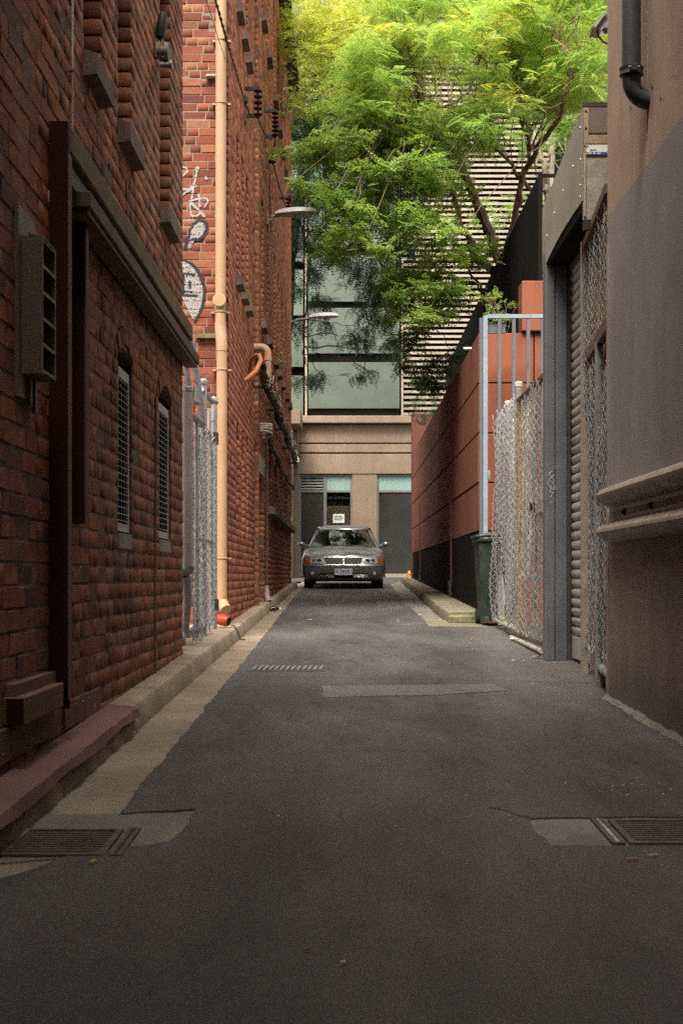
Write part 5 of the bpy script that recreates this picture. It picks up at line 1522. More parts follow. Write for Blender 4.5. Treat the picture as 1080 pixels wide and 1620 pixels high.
# windows
def window(x0, x1, split, label=None):
    w = MB(); f_ = .055
    zs = EZ(777)
    for (a, c, e, g) in ((x0, x0 + f_, gB0, zw), (x1 - f_, x1, gB0, zw), (x0 + f_, x1 - f_, zw - f_, zw - .002), (x0 + f_, x1 - f_, zs - .03, zs + .03), (x0 + f_, x1 - f_, gz(YB) + .02, gz(YB) + .10)):
        w.box(a, c, YB + .06, YB + .14, e, g)
    if split: w.box(split - .045, split + .045, YB + .061, YB + .139, gz(YB) + .101, zw - f_ - .001)
    return w.build('window', M['dark_frame'], t), zs
wo, zs = window(EX(473), EX(557), EX(514))
zt_ = zw - .055
MB().box(EX(475.5), EX(511.5), YB + .12, YB + .13, zs + .03, zt_).build('vent_back', M['void'], wo)
for i in range(5):
    z = zs + .05 + i * .085
    MB().add([(EX(475.5), YB + .07, z), (EX(511.5), YB + .07, z), (EX(511.5), YB + .115, z + .05), (EX(475.5), YB + .115, z + .05), (EX(475.5), YB + .07, z + .02), (EX(511.5), YB + .07, z + .02), (EX(511.5), YB + .115, z + .065), (EX(475.5), YB + .115, z + .065)],
             [(0, 1, 2, 3), (4, 7, 6, 5), (0, 4, 5, 1), (1, 5, 6, 2), (2, 6, 7, 3), (3, 7, 4, 0)]).build('louvre', M['dark_frame'], wo)
MB().box(EX(516.5), EX(554), YB + .09, YB + .10, zs + .03, zt_).build('transom_pane', M['teal_glass'], wo)
MB().box(EX(475.5), EX(511.5), YB + .09, YB + .10, gz(YB) + .1, zs - .03).build('pane', M['dark_glass'], wo)
MB().box(EX(516.5), EX(554), YB + .09, YB + .096, gz(YB) + .1, zs - .03).build('pane', M['window_glass'], wo)
MB().box(EX(516.5), EX(554), YB + .40, YB + .41, gz(YB) + .1, zs - .03).build('room_back', M['black_pipe'], wo)
cb = MB().box(EX(517), EX(553), YB + .105, YB + .36, gz(YB) + .1, EZ(800)).build('carton', M['carton'], wo)
MB().box(EX(517), EX(553), YB + .2, YB + .3, EZ(789), EZ(785)).build('blind_rail', M['dark_frame'], wo)
wo, zs = window(EX(596), EX(700), None)
MB().box(EX(598.5), EX(697), YB + .09, YB + .10, zs + .03, zt_).build('transom_pane', M['teal_glass'], wo)
MB().box(EX(598.5), EX(697), YB + .09, YB + .10, gz(YB) + .1, zs - .03).build('pane', M['dark_glass'], wo)
MB().box(EX(596), EX(700), YB - .10, YB + .058, gz(YB) - .02, gz(YB) + .10).build('step', M['cement_board'], t)
nt = thing('notice', 'small pale printed notice taped inside the window behind the car', 'notice', (EX(536), YB, EZ(820)))
MB().box(EX(526.5), EX(544.5), YB + .075, YB + .088, EZ(827), EZ(813)).build('sheet', M['paper'], nt)
b = MB(); rn = random.Random(6)
for r_, (n0, ln) in enumerate(((528.5, 12), (528.5, 14), (528.5, 12))):
    x = n0
    while x < n0 + ln:
        wd = rn.uniform(.5, 1.1)
        b.box(EX(x), EX(x + wd), YB + .072, YB + .0745, EZ(817.6 + r_ * 2.6), EZ(815.9 + r_ * 2.6)); x += wd + .35
b.build('print', M['ink'], nt)
# left wing, stepped
MB().box(EX(440), EX(465.5), YB - 2.2, YB + .5, gB0, EZ(655) - .3).build('side_wing', M['beige_render'], t)
MB().box(EX(440), EX(465.5) + .25, YB - 2.4, YB - .3, 5.2, 5.6).build('side_ledge', M['beige_render'], t)
MB().box(EX(470) - .1, EX(472), YB - .6, YB - .03, 4.2, 5.2).build('corner_bracket', M['beige_render'], t)
# green panels
zr = [(EZ(646), EZ(573)), (EZ(559), EZ(487)), (EZ(477), EZ(404)), (EZ(391), EZ(318)), (EZ(306), EZ(233)), (EZ(221), EZ(148)), (EZ(136), EZ(63)), (EZ(51), EZ(-22))]
for (a, c) in zr:
    MB().bbox(EX(487.5), EX(632), YB + .02, YB + .06, a, c, .006).build('glass_panel', M['green_panel'], t)
    MB().bbox(EX(430), EX(479), YB + .32, YB + .36, a - .35, c - .35, .006).build('glass_panel', M['green_panel'], t)
    MB().box(EX(487.5), EX(632), YB + .30, YB + .31, a - .25, a).build('gap_glass', M['dark_glass'], t)
MB().box(EX(482.5), EX(485.5), YB - .03, YB + .3, EZ(659), 19).build('mullion', M['louvre'], t)
MB().box(EX(634.5), EX(637.5), YB - .05, YB + .3, EZ(659), 19).build('mullion', M['louvre'], t)
lm = MB().add([(0, 0, 0), (0, .10, .045), (0, .10, .085), (0, 0, .075), (1, 0, 0), (1, .10, .045), (1, .10, .085), (1, 0, .075)],
              [(0, 1, 2, 3), (4, 7, 6, 5), (0, 4, 5, 1), (1, 5, 6, 2), (2, 6, 7, 3), (3, 7, 4, 0)])
me = bpy.data.meshes.new('louvre_blade'); me.from_pydata(lm.v, [], lm.f); me.materials.append(M['louvre']); me.update()
z = EZ(657); x0, x1 = EX(638), EX(868)
while z < 17.5:
    o = bpy.data.objects.new('louvre_blade', me); COL.objects.link(o); o.parent = t
    o.location = Vector((x0, YB - .03, z)) - t.location; o.scale = (x1 - x0, 1, 1)
    z += .163
for x in np.arange(x0 + 1.2, x1, 1.3):
    MB().box(x, x + .05, YB + .09, YB + .14, EZ(657), 17.5).build('louvre_post', M['black_pipe'], t)
# round signs on the wing
sg = thing('wall_light', 'small round yellow fitting on the far corner beside the brick warehouse', 'wall fitting', (EX(468), 38.5, 4))
for (px_, py_, m_) in ((463.5, 716, M['hydrant']), (466.5, 727, M['lamp_grey'])):
    c = (xx(px_, 38.4), 38.55, zz(py_, 38.4))
    MB().lathe(c, (.5, -1, 0), [(-.14, .05), (-.05, .10), (.0, .13), (.03, .11), (.05, .02)], 14).build('disc', m_, sg, True)
hy = thing('hydrant_marker', 'small amber hydrant post at the end of the right kerb', 'hydrant', (xx(647, 38.6), 38.6, gz(38.6)))
hx = xx(647, 38.6)
MB().lathe((hx, 38.6, gz(38.6)), (0, 0, 1), [(0, .055), (.03, .055), (.04, .04), (.12, .04), (.13, .058), (.16, .058), (.17, .04), (.21, .035), (.235, .015)], 14).build('body', M['hydrant'], hy, True)
MB().lathe((hx - .09, 38.6, gz(38.6) + .145), (1, 0, 0), [(.02, .016), (.16, .016)], 10).build('outlet', M['hydrant'], hy)

# background masses beyond the garden (seen only through leaves)
# ================================================================== CAR
car = thing('parked_car', 'silver sedan parked facing the camera at the end of the lane', 'car', (-.025, 29.85, gz(29.85)))
CO = car.location.copy()
class CB(MB):
    def build(s, name, m, parent=None, smooth=False, fix=True):
        s.v = [(p[0] + CO.x, p[1] + CO.y, p[2] + CO.z) for p in s.v]
        return MB.build(s, name, m, parent or car, smooth, fix)
def ztop(y):
    return float(np.interp(y, [0, .12, .35, .8, 1.35, 2.5, 3.9, 4.5, 4.86], [.70, .725, .775, .835, .885, .905, .92, .93, .90]))
def side_prof(v):   # v 0..1 from sill to shoulder -> (halfwidth factor, front pull-back)
    hw = float(np.interp(v, [0, .10, .25, .55, .78, .92, 1.0], [.925, .975, .997, 1.0, .99, .962, .925]))
    fb_ = float(np.interp(v, [0, .10, .35, .58, .64, .80, .95, 1.0], [.10, .04, .0, .0, .035, .07, .11, .16]))
    return hw, fb_
HWD = .912
plan = []
for a in np.linspace(0, PI / 2, 13):   # front corner, super-ellipse
    s_, c_ = math.sin(a), math.cos(a)
    plan.append((HWD * s_ ** .62, .50 - .50 * c_ ** .62))
for y in (.62, .80, 1.1, 1.5, 2.0, 2.6, 3.2, 3.7, 4.1, 4.35): plan.append((HWD, y))
for a in np.linspace(PI / 2, 0, 9)[1:]:
    s_, c_ = math.sin(a), math.cos(a)
    plan.append((HWD * s_ ** .6, 4.40 + .46 * c_ ** .6))
rows = []
nv = 15
for iv in range(nv):
    v = iv / (nv - 1); hw, fbk = side_prof(v)
    row = []
    for (x, y) in plan:
        yy = y + fbk * max(0, 1 - y / .9) - fbk * .6 * max(0, (y - 4.0) / .86)
        zt = ztop(y); zb0 = .20
        row.append((x * hw, yy, zb0 + v * (zt - zb0)))
    rows.append(row)
def full(row): return [(-p[0], p[1], p[2]) for p in reversed(row[1:])] + list(row)
body = [full(r_) for r_ in rows]
crown = []
top = rows[-1]
for k_ in range(1, 7):
    q = k_ / 6
    crown.append([(p[0] * (1 - q), p[1] + (.0 if p[1] > .5 else (.03 * q * (1 - q))), p[2] + (.055 if p[1] < 4 else .04) * (1 - (1 - q) ** 2) * min(1, p[1] / .5 + .25)) for p in top])
o = CB().grid(body + [full(r_) for r_ in crown]).build('body', M['car_paint'], car, True)
CB().grid([full([(p[0] * .96, p[1] + .03, p[2] + .01) for p in rows[0]]), full([(p[0] * .9, p[1] + .10, p[2] - .04) for p in rows[0]])]).build('underside', M['car_black'], car)
CB().box(-.82, .82, .25, 4.5, .16, .20).build('floor_pan', M['car_black'], car)
def fy(x, z):     # front surface depth at (x, z)
    v = max(0, min(1, (z - .20) / (ztop(.1) - .20))); hw, fbk = side_prof(v)
    r_ = min(.999, abs(x) / (HWD * hw))
    s_ = r_ ** (1 / .62); c_ = math.sqrt(max(0, 1 - s_ * s_))
    y = .50 - .50 * c_ ** .62
    return y + fbk * max(0, 1 - y / .9)
def patch(name, m, poly_rows, off=-.008, parent=None, smooth=True):
    """poly_rows: list of rows of (x, z) draped on the car front"""
    b = CB(); b.grid([[(x, fy(x, z) + off, z) for (x, z) in r_] for r_ in poly_rows])
    return b.build(name, m, parent or car, smooth, fix=False)
def quadrows(xa0, xa1, za, xb0, xb1, zb_, nx=8, nz=4):
    return [[(xa0 + (xa1 - xa0) * i / nx + ((xb0 + (xb1 - xb0) * i / nx) - (xa0 + (xa1 - xa0) * i / nx)) * j / nz, za + (zb_ - za) * j / nz) for i in range(nx + 1)] for j in range(nz + 1)]
# grille
gr = patch('grille', M['car_black'], quadrows(-.36, .36, .525, -.405, .405, .665, 14, 4), -.010)
for i in range(21):
    x0 = -.36 + .036 * i
    b = CB()
    b.tube([(x0 * (1 + .12 * s_), fy(x0, .53 + .13 * s_) - .016, .53 + .13 * s_) for s_ in np.linspace(0, 1, 4)], .0045, 5)
    b.build('grille_bar', M['chrome'] if i == 10 else M['dark_cast'], gr)
b = CB(); b.tube([(x, fy(x, .672) - .016, .676 + .012 * (1 - (x / .42) ** 2)) for x in np.linspace(-.42, .42, 15)], .013, 8); b.build('chrome_strip', M['chrome'], gr, True)
b = CB(); b.tube([(x, fy(x, .52) - .008, .520) for x in np.linspace(-.36, .36, 11)], .010, 6); b.build('chrome_strip', M['chrome'], gr, True)
for s_ in (-1, 1):
    hl = patch('headlight', M['lens_clear'], [[(s_ * x, z + dz * (x - .45) * .10) for x in np.linspace(.45, .72, 8)] for z, dz in ((.548, .0), (.58, .2), (.62, .3), (.662, .3))], -.010)
    patch('indicator', M['lens_orange'], [[(s_ * x, z) for x in np.linspace(.725, .825, 5)] for z in (.552, .60, .665)], -.010, hl)
    for cx in (.52, .63):
        c = (s_ * cx, fy(cx, .605) - .014, .605)
        b = CB(); b.lathe(c, (0, -1, 0), [(-.002, .042), (.004, .046), (.006, .03), (.002, .012)], 14); b.build('reflector', M['chrome'] if cx > .6 else M['dark_cast'], hl, True)
    c = (s_ * .665, fy(.665, .33) - .002, .335)
    b = CB(); b.lathe(c, (0, -1, 0), [(-.02, .062), (.010, .064), (.014, .050)], 16); fg = b.build('fog_light', M['dark_cast'], car, True)
    b = CB(); b.lathe(c, (0, -1, 0), [(.011, .046), (.018, .030), (.020, .004)], 16); b.build('lens', M['lens_clear'], fg, True)
    it = patch('intake', M['void'], quadrows(s_ * .23, s_ * .51, .245, s_ * .22, s_ * .53, .335, 8, 3), -.004)
    for zq in (.262, .298):
        b = CB(); b.tube([(s_ * x, fy(x, zq) - .010, zq) for x in np.linspace(.225, .52, 8)], .007, 6); b.build('intake_bar', M['car_paint'], it, True)
    b = CB(); b.lathe((s_ * .31, fy(.31, .43) - .012, .435), (0, -1, 0), [(-.01, .02), (.006, .018), (.010, .005)], 10); b.build('washer_nozzle', M['chrome'], car, True)
    # mirror
    b = CB(); b.tube([(s_ * .80, 1.42, .90), (s_ * .85, 1.38, .925), (s_ * .905, 1.34, .945)], [.05, .04, .04], 10); mr = b.build('mirror', M['car_paint'], car, True)
    P = []
    for a in np.linspace(-1, 1, 9):
        r_ = math.sqrt(max(0, 1 - a * a)) ** .7
        P.append([(s_ * .945 + .078 * a, 1.33 - .05 * r_ * math.cos(th), .965 + .056 * r_ * math.sin(th)) for th in np.linspace(0, 2 * PI, 13)])
    b = CB(); b.grid(P); b.build('mirror_shell', M['car_paint'], mr, True)
    for yw in (.96, 3.72):
        b = CB(); b.lathe((s_ * .665, yw, .315), (s_, 0, 0), [(0, .30), (.02, .318), (.17, .318), (.20, .30), (.205, .22)], 28); ty = b.build('wheel', M['rubber'], car, True)
        b = CB(); b.lathe((s_ * .865, yw, .315), (s_, 0, 0), [(-.05, .21), (.004, .215), (.008, .195), (.0, .05), (.012, .03)], 24); b.build('rim', M['alloy'], ty, True)
        # wheel arch
        b = CB(); b.tube([(s_ * .895, yw + .355 * math.cos(a), .315 + .355 * math.sin(a)) for a in np.linspace(-.2, PI + .2, 16)], .022, 6); b.build('wheel_arch', M['car_black'], car, True)
# plate with its raised characters
CB().box(-.186, .186, fy(0, .40) - .028, fy(0, .40) - .020, .305, .440).build('number_plate', M['plate'], car)
pl = [c for c in car.children if c.name.startswith('number_plate')][0]
def glyphs(txt, parent, x0, z0, h, y):
    segs = {'1': [((.5, 0), (.5, 1)), ((.3, .8), (.5, 1))], 'H': [((0, 0), (0, 1)), ((1, 0), (1, 1)), ((0, .5), (1, .5))], 'O': [((0, 0), (0, 1)), ((1, 0), (1, 1)), ((0, 0), (1, 0)), ((0, 1), (1, 1))], 'M': [((0, 0), (0, 1)), ((1, 0), (1, 1)), ((0, 1), (.5, .4)), ((1, 1), (.5, .4))],
            'V': [((0, 1), (.5, 0)), ((1, 1), (.5, 0))], 'S': [((0, 0), (1, 0)), ((1, 0), (1, .5)), ((1, .5), (0, .5)), ((0, .5), (0, 1)), ((0, 1), (1, 1))], 'I': [((.5, 0), (.5, 1))]}
    w = h * .5
    for ch in txt:
        if ch != ' ':
            b = CB()
            for (a, c) in segs[ch]:
                b.tube([(x0 + a[0] * w, y, z0 + a[1] * h), (x0 + c[0] * w, y, z0 + c[1] * h)], .006, 5)
            b.build('character', M['blue_ink'], parent)
        x0 += w * 1.45
glyphs('HIOMVSI', pl, -.155, .345, .068, fy(0, .40) - .029)
patch('bumper_groove', M['car_black'], [[(x, .488) for x in np.linspace(-.86, .86, 25)], [(x, .496) for x in np.linspace(-.86, .86, 25)]], -.003)
patch('centre_intake', M['void'], quadrows(-.19, .19, .235, -.19, .19, .298, 8, 2), -.004)
# greenhouse
ZR = 1.425
def gh(x0, y0, z0, x1, y1, z1, s): return (x0 + (x1 - x0) * s, y0 + (y1 - y0) * s, z0 + (z1 - z0) * s)
ws = []
for j in range(9):
    s_ = j / 8
    hw = .745 + (.575 - .745) * s_; y = 1.30 + (2.08 - 1.30) * s_ ; z = .925 + (ZR - .125 - .925) * (s_ ** .92)
    ws.append([(hw * a, y + .16 * (abs(a) ** 2.2), z - .03 * abs(a) ** 2) for a in np.linspace(-1, 1, 15)])
CB().grid(ws).build('windscreen', M['car_glass'], car, True, fix=False)
rf = []
for j in range(9):
    s_ = j / 8; y = 2.07 + (3.42 - 2.07) * s_
    hw = .575 - .02 * abs(s_ - .4)
    z = ZR - .125 + .125 * min(1, s_ * 3.2) ** .55 - .03 * s_
    rf.append([(hw * a, y + (.16 * abs(a) ** 2.2 if j == 0 else .0), z - .035 * abs(a) ** 2.4) for a in np.linspace(-1, 1, 15)])
o = CB().grid(rf).build('roof', M['car_paint'], car, True, fix=False)
md = o.modifiers.new('thick', 'SOLIDIFY'); md.thickness = .03
rw = []
for j in range(6):
    s_ = j / 5; hw = .57 + (.70 - .57) * s_
    rw.append([(hw * a, 3.40 + .72 * s_ - .10 * abs(a) ** 2, ZR - .055 - (ZR - .055 - .96) * s_ - .03 * abs(a) ** 2) for a in np.linspace(-1, 1, 11)])
CB().grid(rw).build('rear_window', M['car_glass'], car, True, fix=False)
for s_ in (-1, 1):
    ap = [ws[j][-1 if s_ > 0 else 0] for j in range(9)]
    b = CB(); b.tube([(s_ * .80, 1.36, .885)] + [(p[0] + s_ * .012, p[1] + .01, p[2]) for p in ap], .034, 8); b.build('windscreen_pillar', M['car_paint'], car, True)
    b = CB(); b.tube([(s_ * .575, 3.36, ZR - .09), (s_ * .66, 3.8, 1.14), (s_ * .74, 4.15, .95)], .055, 8); b.build('rear_pillar', M['car_paint'], car, True)
    b = CB(); b.tube([(s_ * .585, 2.75, ZR - .085), (s_ * .78, 2.70, .92)], .035, 8); b.build('door_pillar', M['car_black'], car, True)
    b = CB(); b.grid([[(s_ * .59, 2.25, ZR - .09), (s_ * .59, 3.35, ZR - .09)], [(s_ * .79, 1.55, .90), (s_ * .76, 4.0, .93)]]); b.build('side_window', M['car_glass'], car, False, fix=False)
    sx = s_ * .37
    b = CB(); b.bbox(sx - .23, sx + .23, 2.35, 2.50, .55, 1.12, .05); b.bbox(sx - .13, sx + .13, 2.38, 2.47, 1.14, 1.30, .03); b.build('seat', M['seat'], car)
b = CB(); b.bbox(-.62, .62, 3.2, 3.35, .5, 1.08, .05); b.build('seat', M['seat'], car)
b = CB(); b.bbox(-.72, .72, 1.42, 1.85, .80, .93, .03); b.build('dashboard', M['car_black'], car)
b = CB(); b.lathe((.37, 1.95, .95), (0, -1, .35), [(0, .17), (.02, .185), (.04, .17)], 20); b.build('steering_wheel', M['car_black'], car, True)
b = CB(); b.bbox(-.10, .10, 1.98, 2.0, 1.24, 1.30, .008); b.build('rear_view_mirror', M['car_black'], car)
for x in (-.35, .2):
    b = CB(); b.tube([(x, 1.33, .925), (x + .45, 1.36, .955)], .009, 5); b.build('wiper', M['car_black'], car)
car.rotation_euler = (math.atan(SLOPE), 0, 0)
# ================================================================== TREES
def rot_stack(rg, n, tilt, droop):
    """rotation matrices: spin about z, pitch (droop), roll"""
    yaw = rg.uniform(0, 2 * PI, n); pit = rg.normal(droop, tilt, n); rol = rg.normal(0, tilt, n)
    cy, sy, cp, sp, cr, sr = np.cos(yaw), np.sin(yaw), np.cos(pit), np.sin(pit), np.cos(rol), np.sin(rol)
    R = np.empty((n, 3, 3))
    R[:, 0, 0] = cy * cp; R[:, 0, 1] = cy * sp * sr - sy * cr; R[:, 0, 2] = cy * sp * cr + sy * sr
    R[:, 1, 0] = sy * cp; R[:, 1, 1] = sy * sp * sr + cy * cr; R[:, 1, 2] = sy * sp * cr - cy * sr
    R[:, 2, 0] = -sp; R[:, 2, 1] = cp * sr; R[:, 2, 2] = cp * cr
    return R
def frond_tpl(L, pairs, leaf_l, leaf_w, arch, seed=0, fold=.15):
    """compound leaf along +x, leaflets in pairs, arching down"""
    r = random.Random(seed); V = []; Q = []
    for i in range(pairs):
        s = (i + .6) / pairs; x = L * s; z = -arch * s * s + .0
        k_ = math.sin(min(1, .25 + s * .9) * PI) * .6 + .45
        for sg in (-1, 1):
            ll, lw = leaf_l * k_ * r.uniform(.8, 1.15), leaf_w * r.uniform(.8, 1.2)
            dx = ll * .35
            n = len(V); dz = -ll * fold + r.uniform(-.3, .3) * lw
            V += [(x, 0, z), (x + dx * .5 - lw * .5, sg * ll * .5, z + dz * .4), (x + dx, sg * ll, z + dz), (x + dx * .5 + lw * .5, sg * ll * .5, z + dz * .4)]
            Q.append((n, n + 1, n + 2, n + 3))
    n = len(V)
    V += [(L * .9, -.01 * L, -arch * .8), (L * 1.12, 0, -arch * 1.25), (L * .9, .01 * L, -arch * .8), (L * .8, 0, -arch * .7)]
    Q.append((n, n + 1, n + 2, n + 3))
    return np.array(V), np.array(Q)
F_FEATHER = [frond_tpl(.34, 13, .085, .016, .10, s) for s in range(3)]
F_ROUND = [frond_tpl(.20, 5, .060, .036, .03, 10 + s) for s in range(3)]
F_LONG = [frond_tpl(.30, 7, .085, .028, .12, 20 + s) for s in range(3)]
F_TUFT = [frond_tpl(.14, 4, .06, .022, .02, 30 + s) for s in range(3)]

def leaves(clumps, tpls, seed, tilt=.35, droop=.25, scale=(.7, 1.2)):
    """clumps: (centre, (rx, ry, rz), count, tint centre)"""
    rg = np.random.default_rng(seed); VV = []; QQ = []; TT = []; n = 0
    for (c, rad, cnt, tc) in clumps:
        # sprays: sub-centres inside the clump give light and dark bunches with gaps between
        ns = max(3, cnt // 14)
        d = rg.normal(size=(ns, 3)); d /= np.linalg.norm(d, axis=1)[:, None]
        sub = np.array(c) + d * (rg.uniform(0, 1, ns) ** .45)[:, None] * np.array(rad)
        idx = rg.integers(0, ns, cnt)
        rs = np.mean(rad) * .22 + .05
        P = sub[idx] + rg.normal(size=(cnt, 3)) * np.array([rs, rs, rs * .45])
        R = rot_stack(rg, cnt, tilt, droop)
        S = rg.uniform(*scale, cnt)
        stint = np.clip(rg.normal(tc, .16, ns), 0, 1)[idx] + rg.normal(0, .07, cnt)
        which = rg.integers(0, len(tpls), cnt)
        for w in range(len(tpls)):
            m_ = which == w
            if not m_.any(): continue
            V, Q = tpls[w]
            X = np.einsum('nij,kj->nki', R[m_] * S[m_][:, None, None], V) + P[m_][:, None, :]
            k_ = m_.sum()
            QQ.append((Q[None] + (np.arange(k_) * len(V))[:, None, None]).reshape(-1, 4) + n)
            VV.append(X.reshape(-1, 3)); n += k_ * len(V)
            TT.append(np.repeat(np.clip(stint[m_], 0, 1), len(Q)))
    return np.concatenate(VV), np.concatenate(QQ), np.concatenate(TT)

def wiggle(pts, amp, seed, n=6):
    r = random.Random(seed); pts = [Vector(p) for p in pts]; out = []
    for a, c in zip(pts[:-1], pts[1:]):
        for k_ in range(n):
            q = a.lerp(c, k_ / n)
            out.append(q + Vector((r.uniform(-amp, amp), r.uniform(-amp, amp), r.uniform(-amp, amp))) * (1 if k_ else .3))
    out.append(pts[-1]); return out
def limb(b, pts, r0, r1, seed, amp=.03, n=8):
    p = wiggle(pts, amp, seed)
    b.tube(p, [r0 + (r1 - r0) * (i / (len(p) - 1)) ** .8 for i in range(len(p))], n)
    return p
def PP(px, py, y): return Vector((xx(px, y), y, zz(py, y)))

def twigs(b, spine, clumps, seed, r=.012, per=2):
    """thin shoots from the limbs to the leaf clumps"""
    rn = random.Random(seed)
    for (c, rad, cnt, tc) in clumps:
        c = Vector(c)
        for k_ in range(per):
            e = c + Vector((rn.uniform(-1, 1) * rad[0], rn.uniform(-1, 1) * rad[1], rn.uniform(-.6, .8) * rad[2])) * .8
            near = sorted(spine, key=lambda p: (p - e).length)[:9]
            src = near[rn.randrange(len(near))]
            m_ = src.lerp(e, .5) + Vector((rn.uniform(-.2, .2), rn.uniform(-.2, .2), rn.uniform(-.05, .25)))
            b.tube(wiggle([src, m_, e], .05, rn.random(), 4), [r] * 4 + [r * .7] * 4 + [r * .3], 5)

def tree(name, label, trunk, limbs, clumps_by_mat, bark, seed, tw=2, twr=.012, **kw):
    t = thing(name, label, 'tree', trunk[0][0], 'trees at the end of the lane')
    b = MB(); spine = []
    spine += limb(b, trunk[0], trunk[1], trunk[2], seed, .03, 10)
    b.build('trunk', M[bark], t, True)
    b = MB()
    for i, (pts, r0, r1) in enumerate(limbs): spine += limb(b, pts, r0, r1, seed + 7 + i, .035, 7)
    allc = [c for (_, _, cl, _) in clumps_by_mat for c in cl]
    twigs(b, spine, allc, seed + 3, twr, tw)
    o = b.build('branches', M[bark], t, True)
    for i, (mname, tpls, cl, k_) in enumerate(clumps_by_mat):
        V, Q, T = leaves(cl, tpls, seed + 20 + i, **k_)
        np_mesh('crown', V, Q, M[mname], t, T)
    return t

# --- main feathery tree growing from the raised garden on the right, arching over the lane
rg0 = random.Random(77)
def cl(px, py, y, rx, rz, n, tint, ry=None): return (tuple(PP(px, py, y)), (rx, ry or rx, rz), n, tint)
base = Vector((PP(792, 470, 23).x, 23.0, 3.95))
feather = []; roundl = []
def sprays(out, n, x0, x1, y0, y1, d0, d1, r0, r1, flat, cnt, t0, t1):
    """flat airy sprays of leaves scattered over a slab of the crown"""
    for _ in range(n):
        px, py, y = rg0.uniform(x0, x1), rg0.uniform(y0, y1), rg0.uniform(d0, d1)
        r = rg0.uniform(r0, r1)
        out.append((tuple(PP(px, py, y)), (r, r * .8, r * flat), int(cnt * rg0.uniform(.6, 1.3)), rg0.uniform(t0, t1)))
sprays(feather, 70, 600, 965, -60, 60, 19.2, 23.5, .35, .7, .28, 78, .55, 1.0)
sprays(feather, 62, 570, 955, 50, 140, 19.2, 23.5, .35, .65, .28, 72, .5, .95)
sprays(feather, 40, 560, 940, 130, 210, 19.2, 23.0, .3, .55, .28, 58, .45, .9)
sprays(feather, 12, 590, 800, 195, 250, 19.5, 22.5, .25, .45, .28, 44, .4, .8)
sprays(roundl, 42, 500, 765, 165, 250, 19.2, 22.5, .25, .5, .28, 46, .45, .95)
sprays(roundl, 36, 475, 715, 240, 330, 19.0, 21.5, .25, .5, .28, 46, .4, .9)
sprays(roundl, 27, 520, 725, 320, 400, 19.0, 21.5, .22, .42, .28, 46, .4, .9)
sprays(roundl, 17, 630, 770, 390, 470, 19.5, 22.0, .2, .36, .30, 50, .45, .95)
sprays(roundl, 10, 610, 735, 470, 520, 19.5, 22.0, .2, .34, .30, 50, .5, .95)
sprays(roundl, 10, 640, 730, 520, 620, 21.5, 24.5, .2, .32, .35, 50, .1, .35)
L_ = [([PP(795, 430, 23), PP(762, 335, 22.6), PP(742, 290, 22.3), PP(715, 235, 22), PP(690, 200, 21.5)], .085, .04),
      ([PP(792, 420, 23), PP(765, 350, 22.8), PP(730, 285, 22.5), PP(700, 225, 22.2)], .07, .035),
      ([PP(788, 440, 23.2), PP(745, 395, 22.8), PP(722, 330, 22.5), PP(705, 270, 22), PP(690, 210, 21.5)], .065, .03),
      ([PP(775, 430, 23.1), PP(730, 360, 22.5), PP(690, 340, 22.2), PP(650, 318, 22), PP(590, 305, 22)], .045, .015),
      ([PP(796, 420, 23), PP(815, 340, 22.6), PP(832, 265, 22), PP(860, 220, 21), PP(885, 185, 20.2), PP(892, 160, 19.6)], .06, .03),
      ([PP(798, 420, 23), PP(815, 330, 23), PP(838, 250, 22.5), PP(836, 195, 21.8), PP(805, 120, 20)], .055, .02),
      ([PP(775, 225, 22), PP(805, 255, 22.4), PP(835, 295, 23), PP(850, 305, 23.4)], .02, .04),
      ([PP(690, 200, 21.5), PP(660, 140, 20.6), PP(640, 60, 20)], .035, .012),
      ([PP(715, 235, 22), PP(740, 150, 20.5), PP(770, 60, 20)], .03, .012),
      ([PP(892, 160, 19.6), PP(905, 110, 19.4), PP(880, 50, 19.6)], .03, .012),
      ([PP(768, 520, 23), PP(760, 455, 22.6), PP(738, 420, 22.4), PP(720, 395, 22.2)], .03, .012),
      ([PP(780, 490, 23), PP(755, 450, 22.6), PP(700, 440, 22.3), PP(650, 480, 22)], .025, .01)]
tree('feathery_tree', 'bright green feathery tree arching over the lane from the red garden wall', ([base, PP(800, 470, 23), PP(796, 425, 23)], .14, .10), L_,
     [('leaf_bright', F_FEATHER, feather, dict(tilt=.32, droop=.12, scale=(.5, 1.0))), ('leaf_mid', F_ROUND, roundl, dict(tilt=.38, droop=.1, scale=(.7, 1.25)))], 'bark', 100, tw=1, twr=.009)

# --- second multi-stem tree at the far right with paler stems
fe2 = [cl(px, py, y, r, r * .4, n, tn) for (px, py, y, r, n, tn) in ((850, 90, 27, .9, 130, .45), (900, 130, 26, .9, 150, .5), (935, 200, 25, .7, 120, .5), (880, 205, 26, .5, 60, .45), (830, 130, 27, .8, 110, .4), (950, 40, 26, .9, 120, .55), (940, 260, 25, .5, 60, .4), (800, 60, 27, .9, 120, .5))]
L2 = [([PP(870, 330, 25), PP(862, 270, 25), PP(852, 235, 25.2), PP(835, 190, 25.5), PP(826, 130, 26)], .08, .03),
      ([PP(876, 320, 25), PP(900, 220, 25), PP(925, 140, 25), PP(940, 60, 25)], .06, .02),
      ([PP(872, 300, 26), PP(875, 220, 26.5), PP(888, 150, 27), PP(880, 80, 27)], .06, .02),
      ([PP(885, 320, 26), PP(905, 250, 26.5), PP(915, 180, 27), PP(905, 90, 27)], .07, .02)]
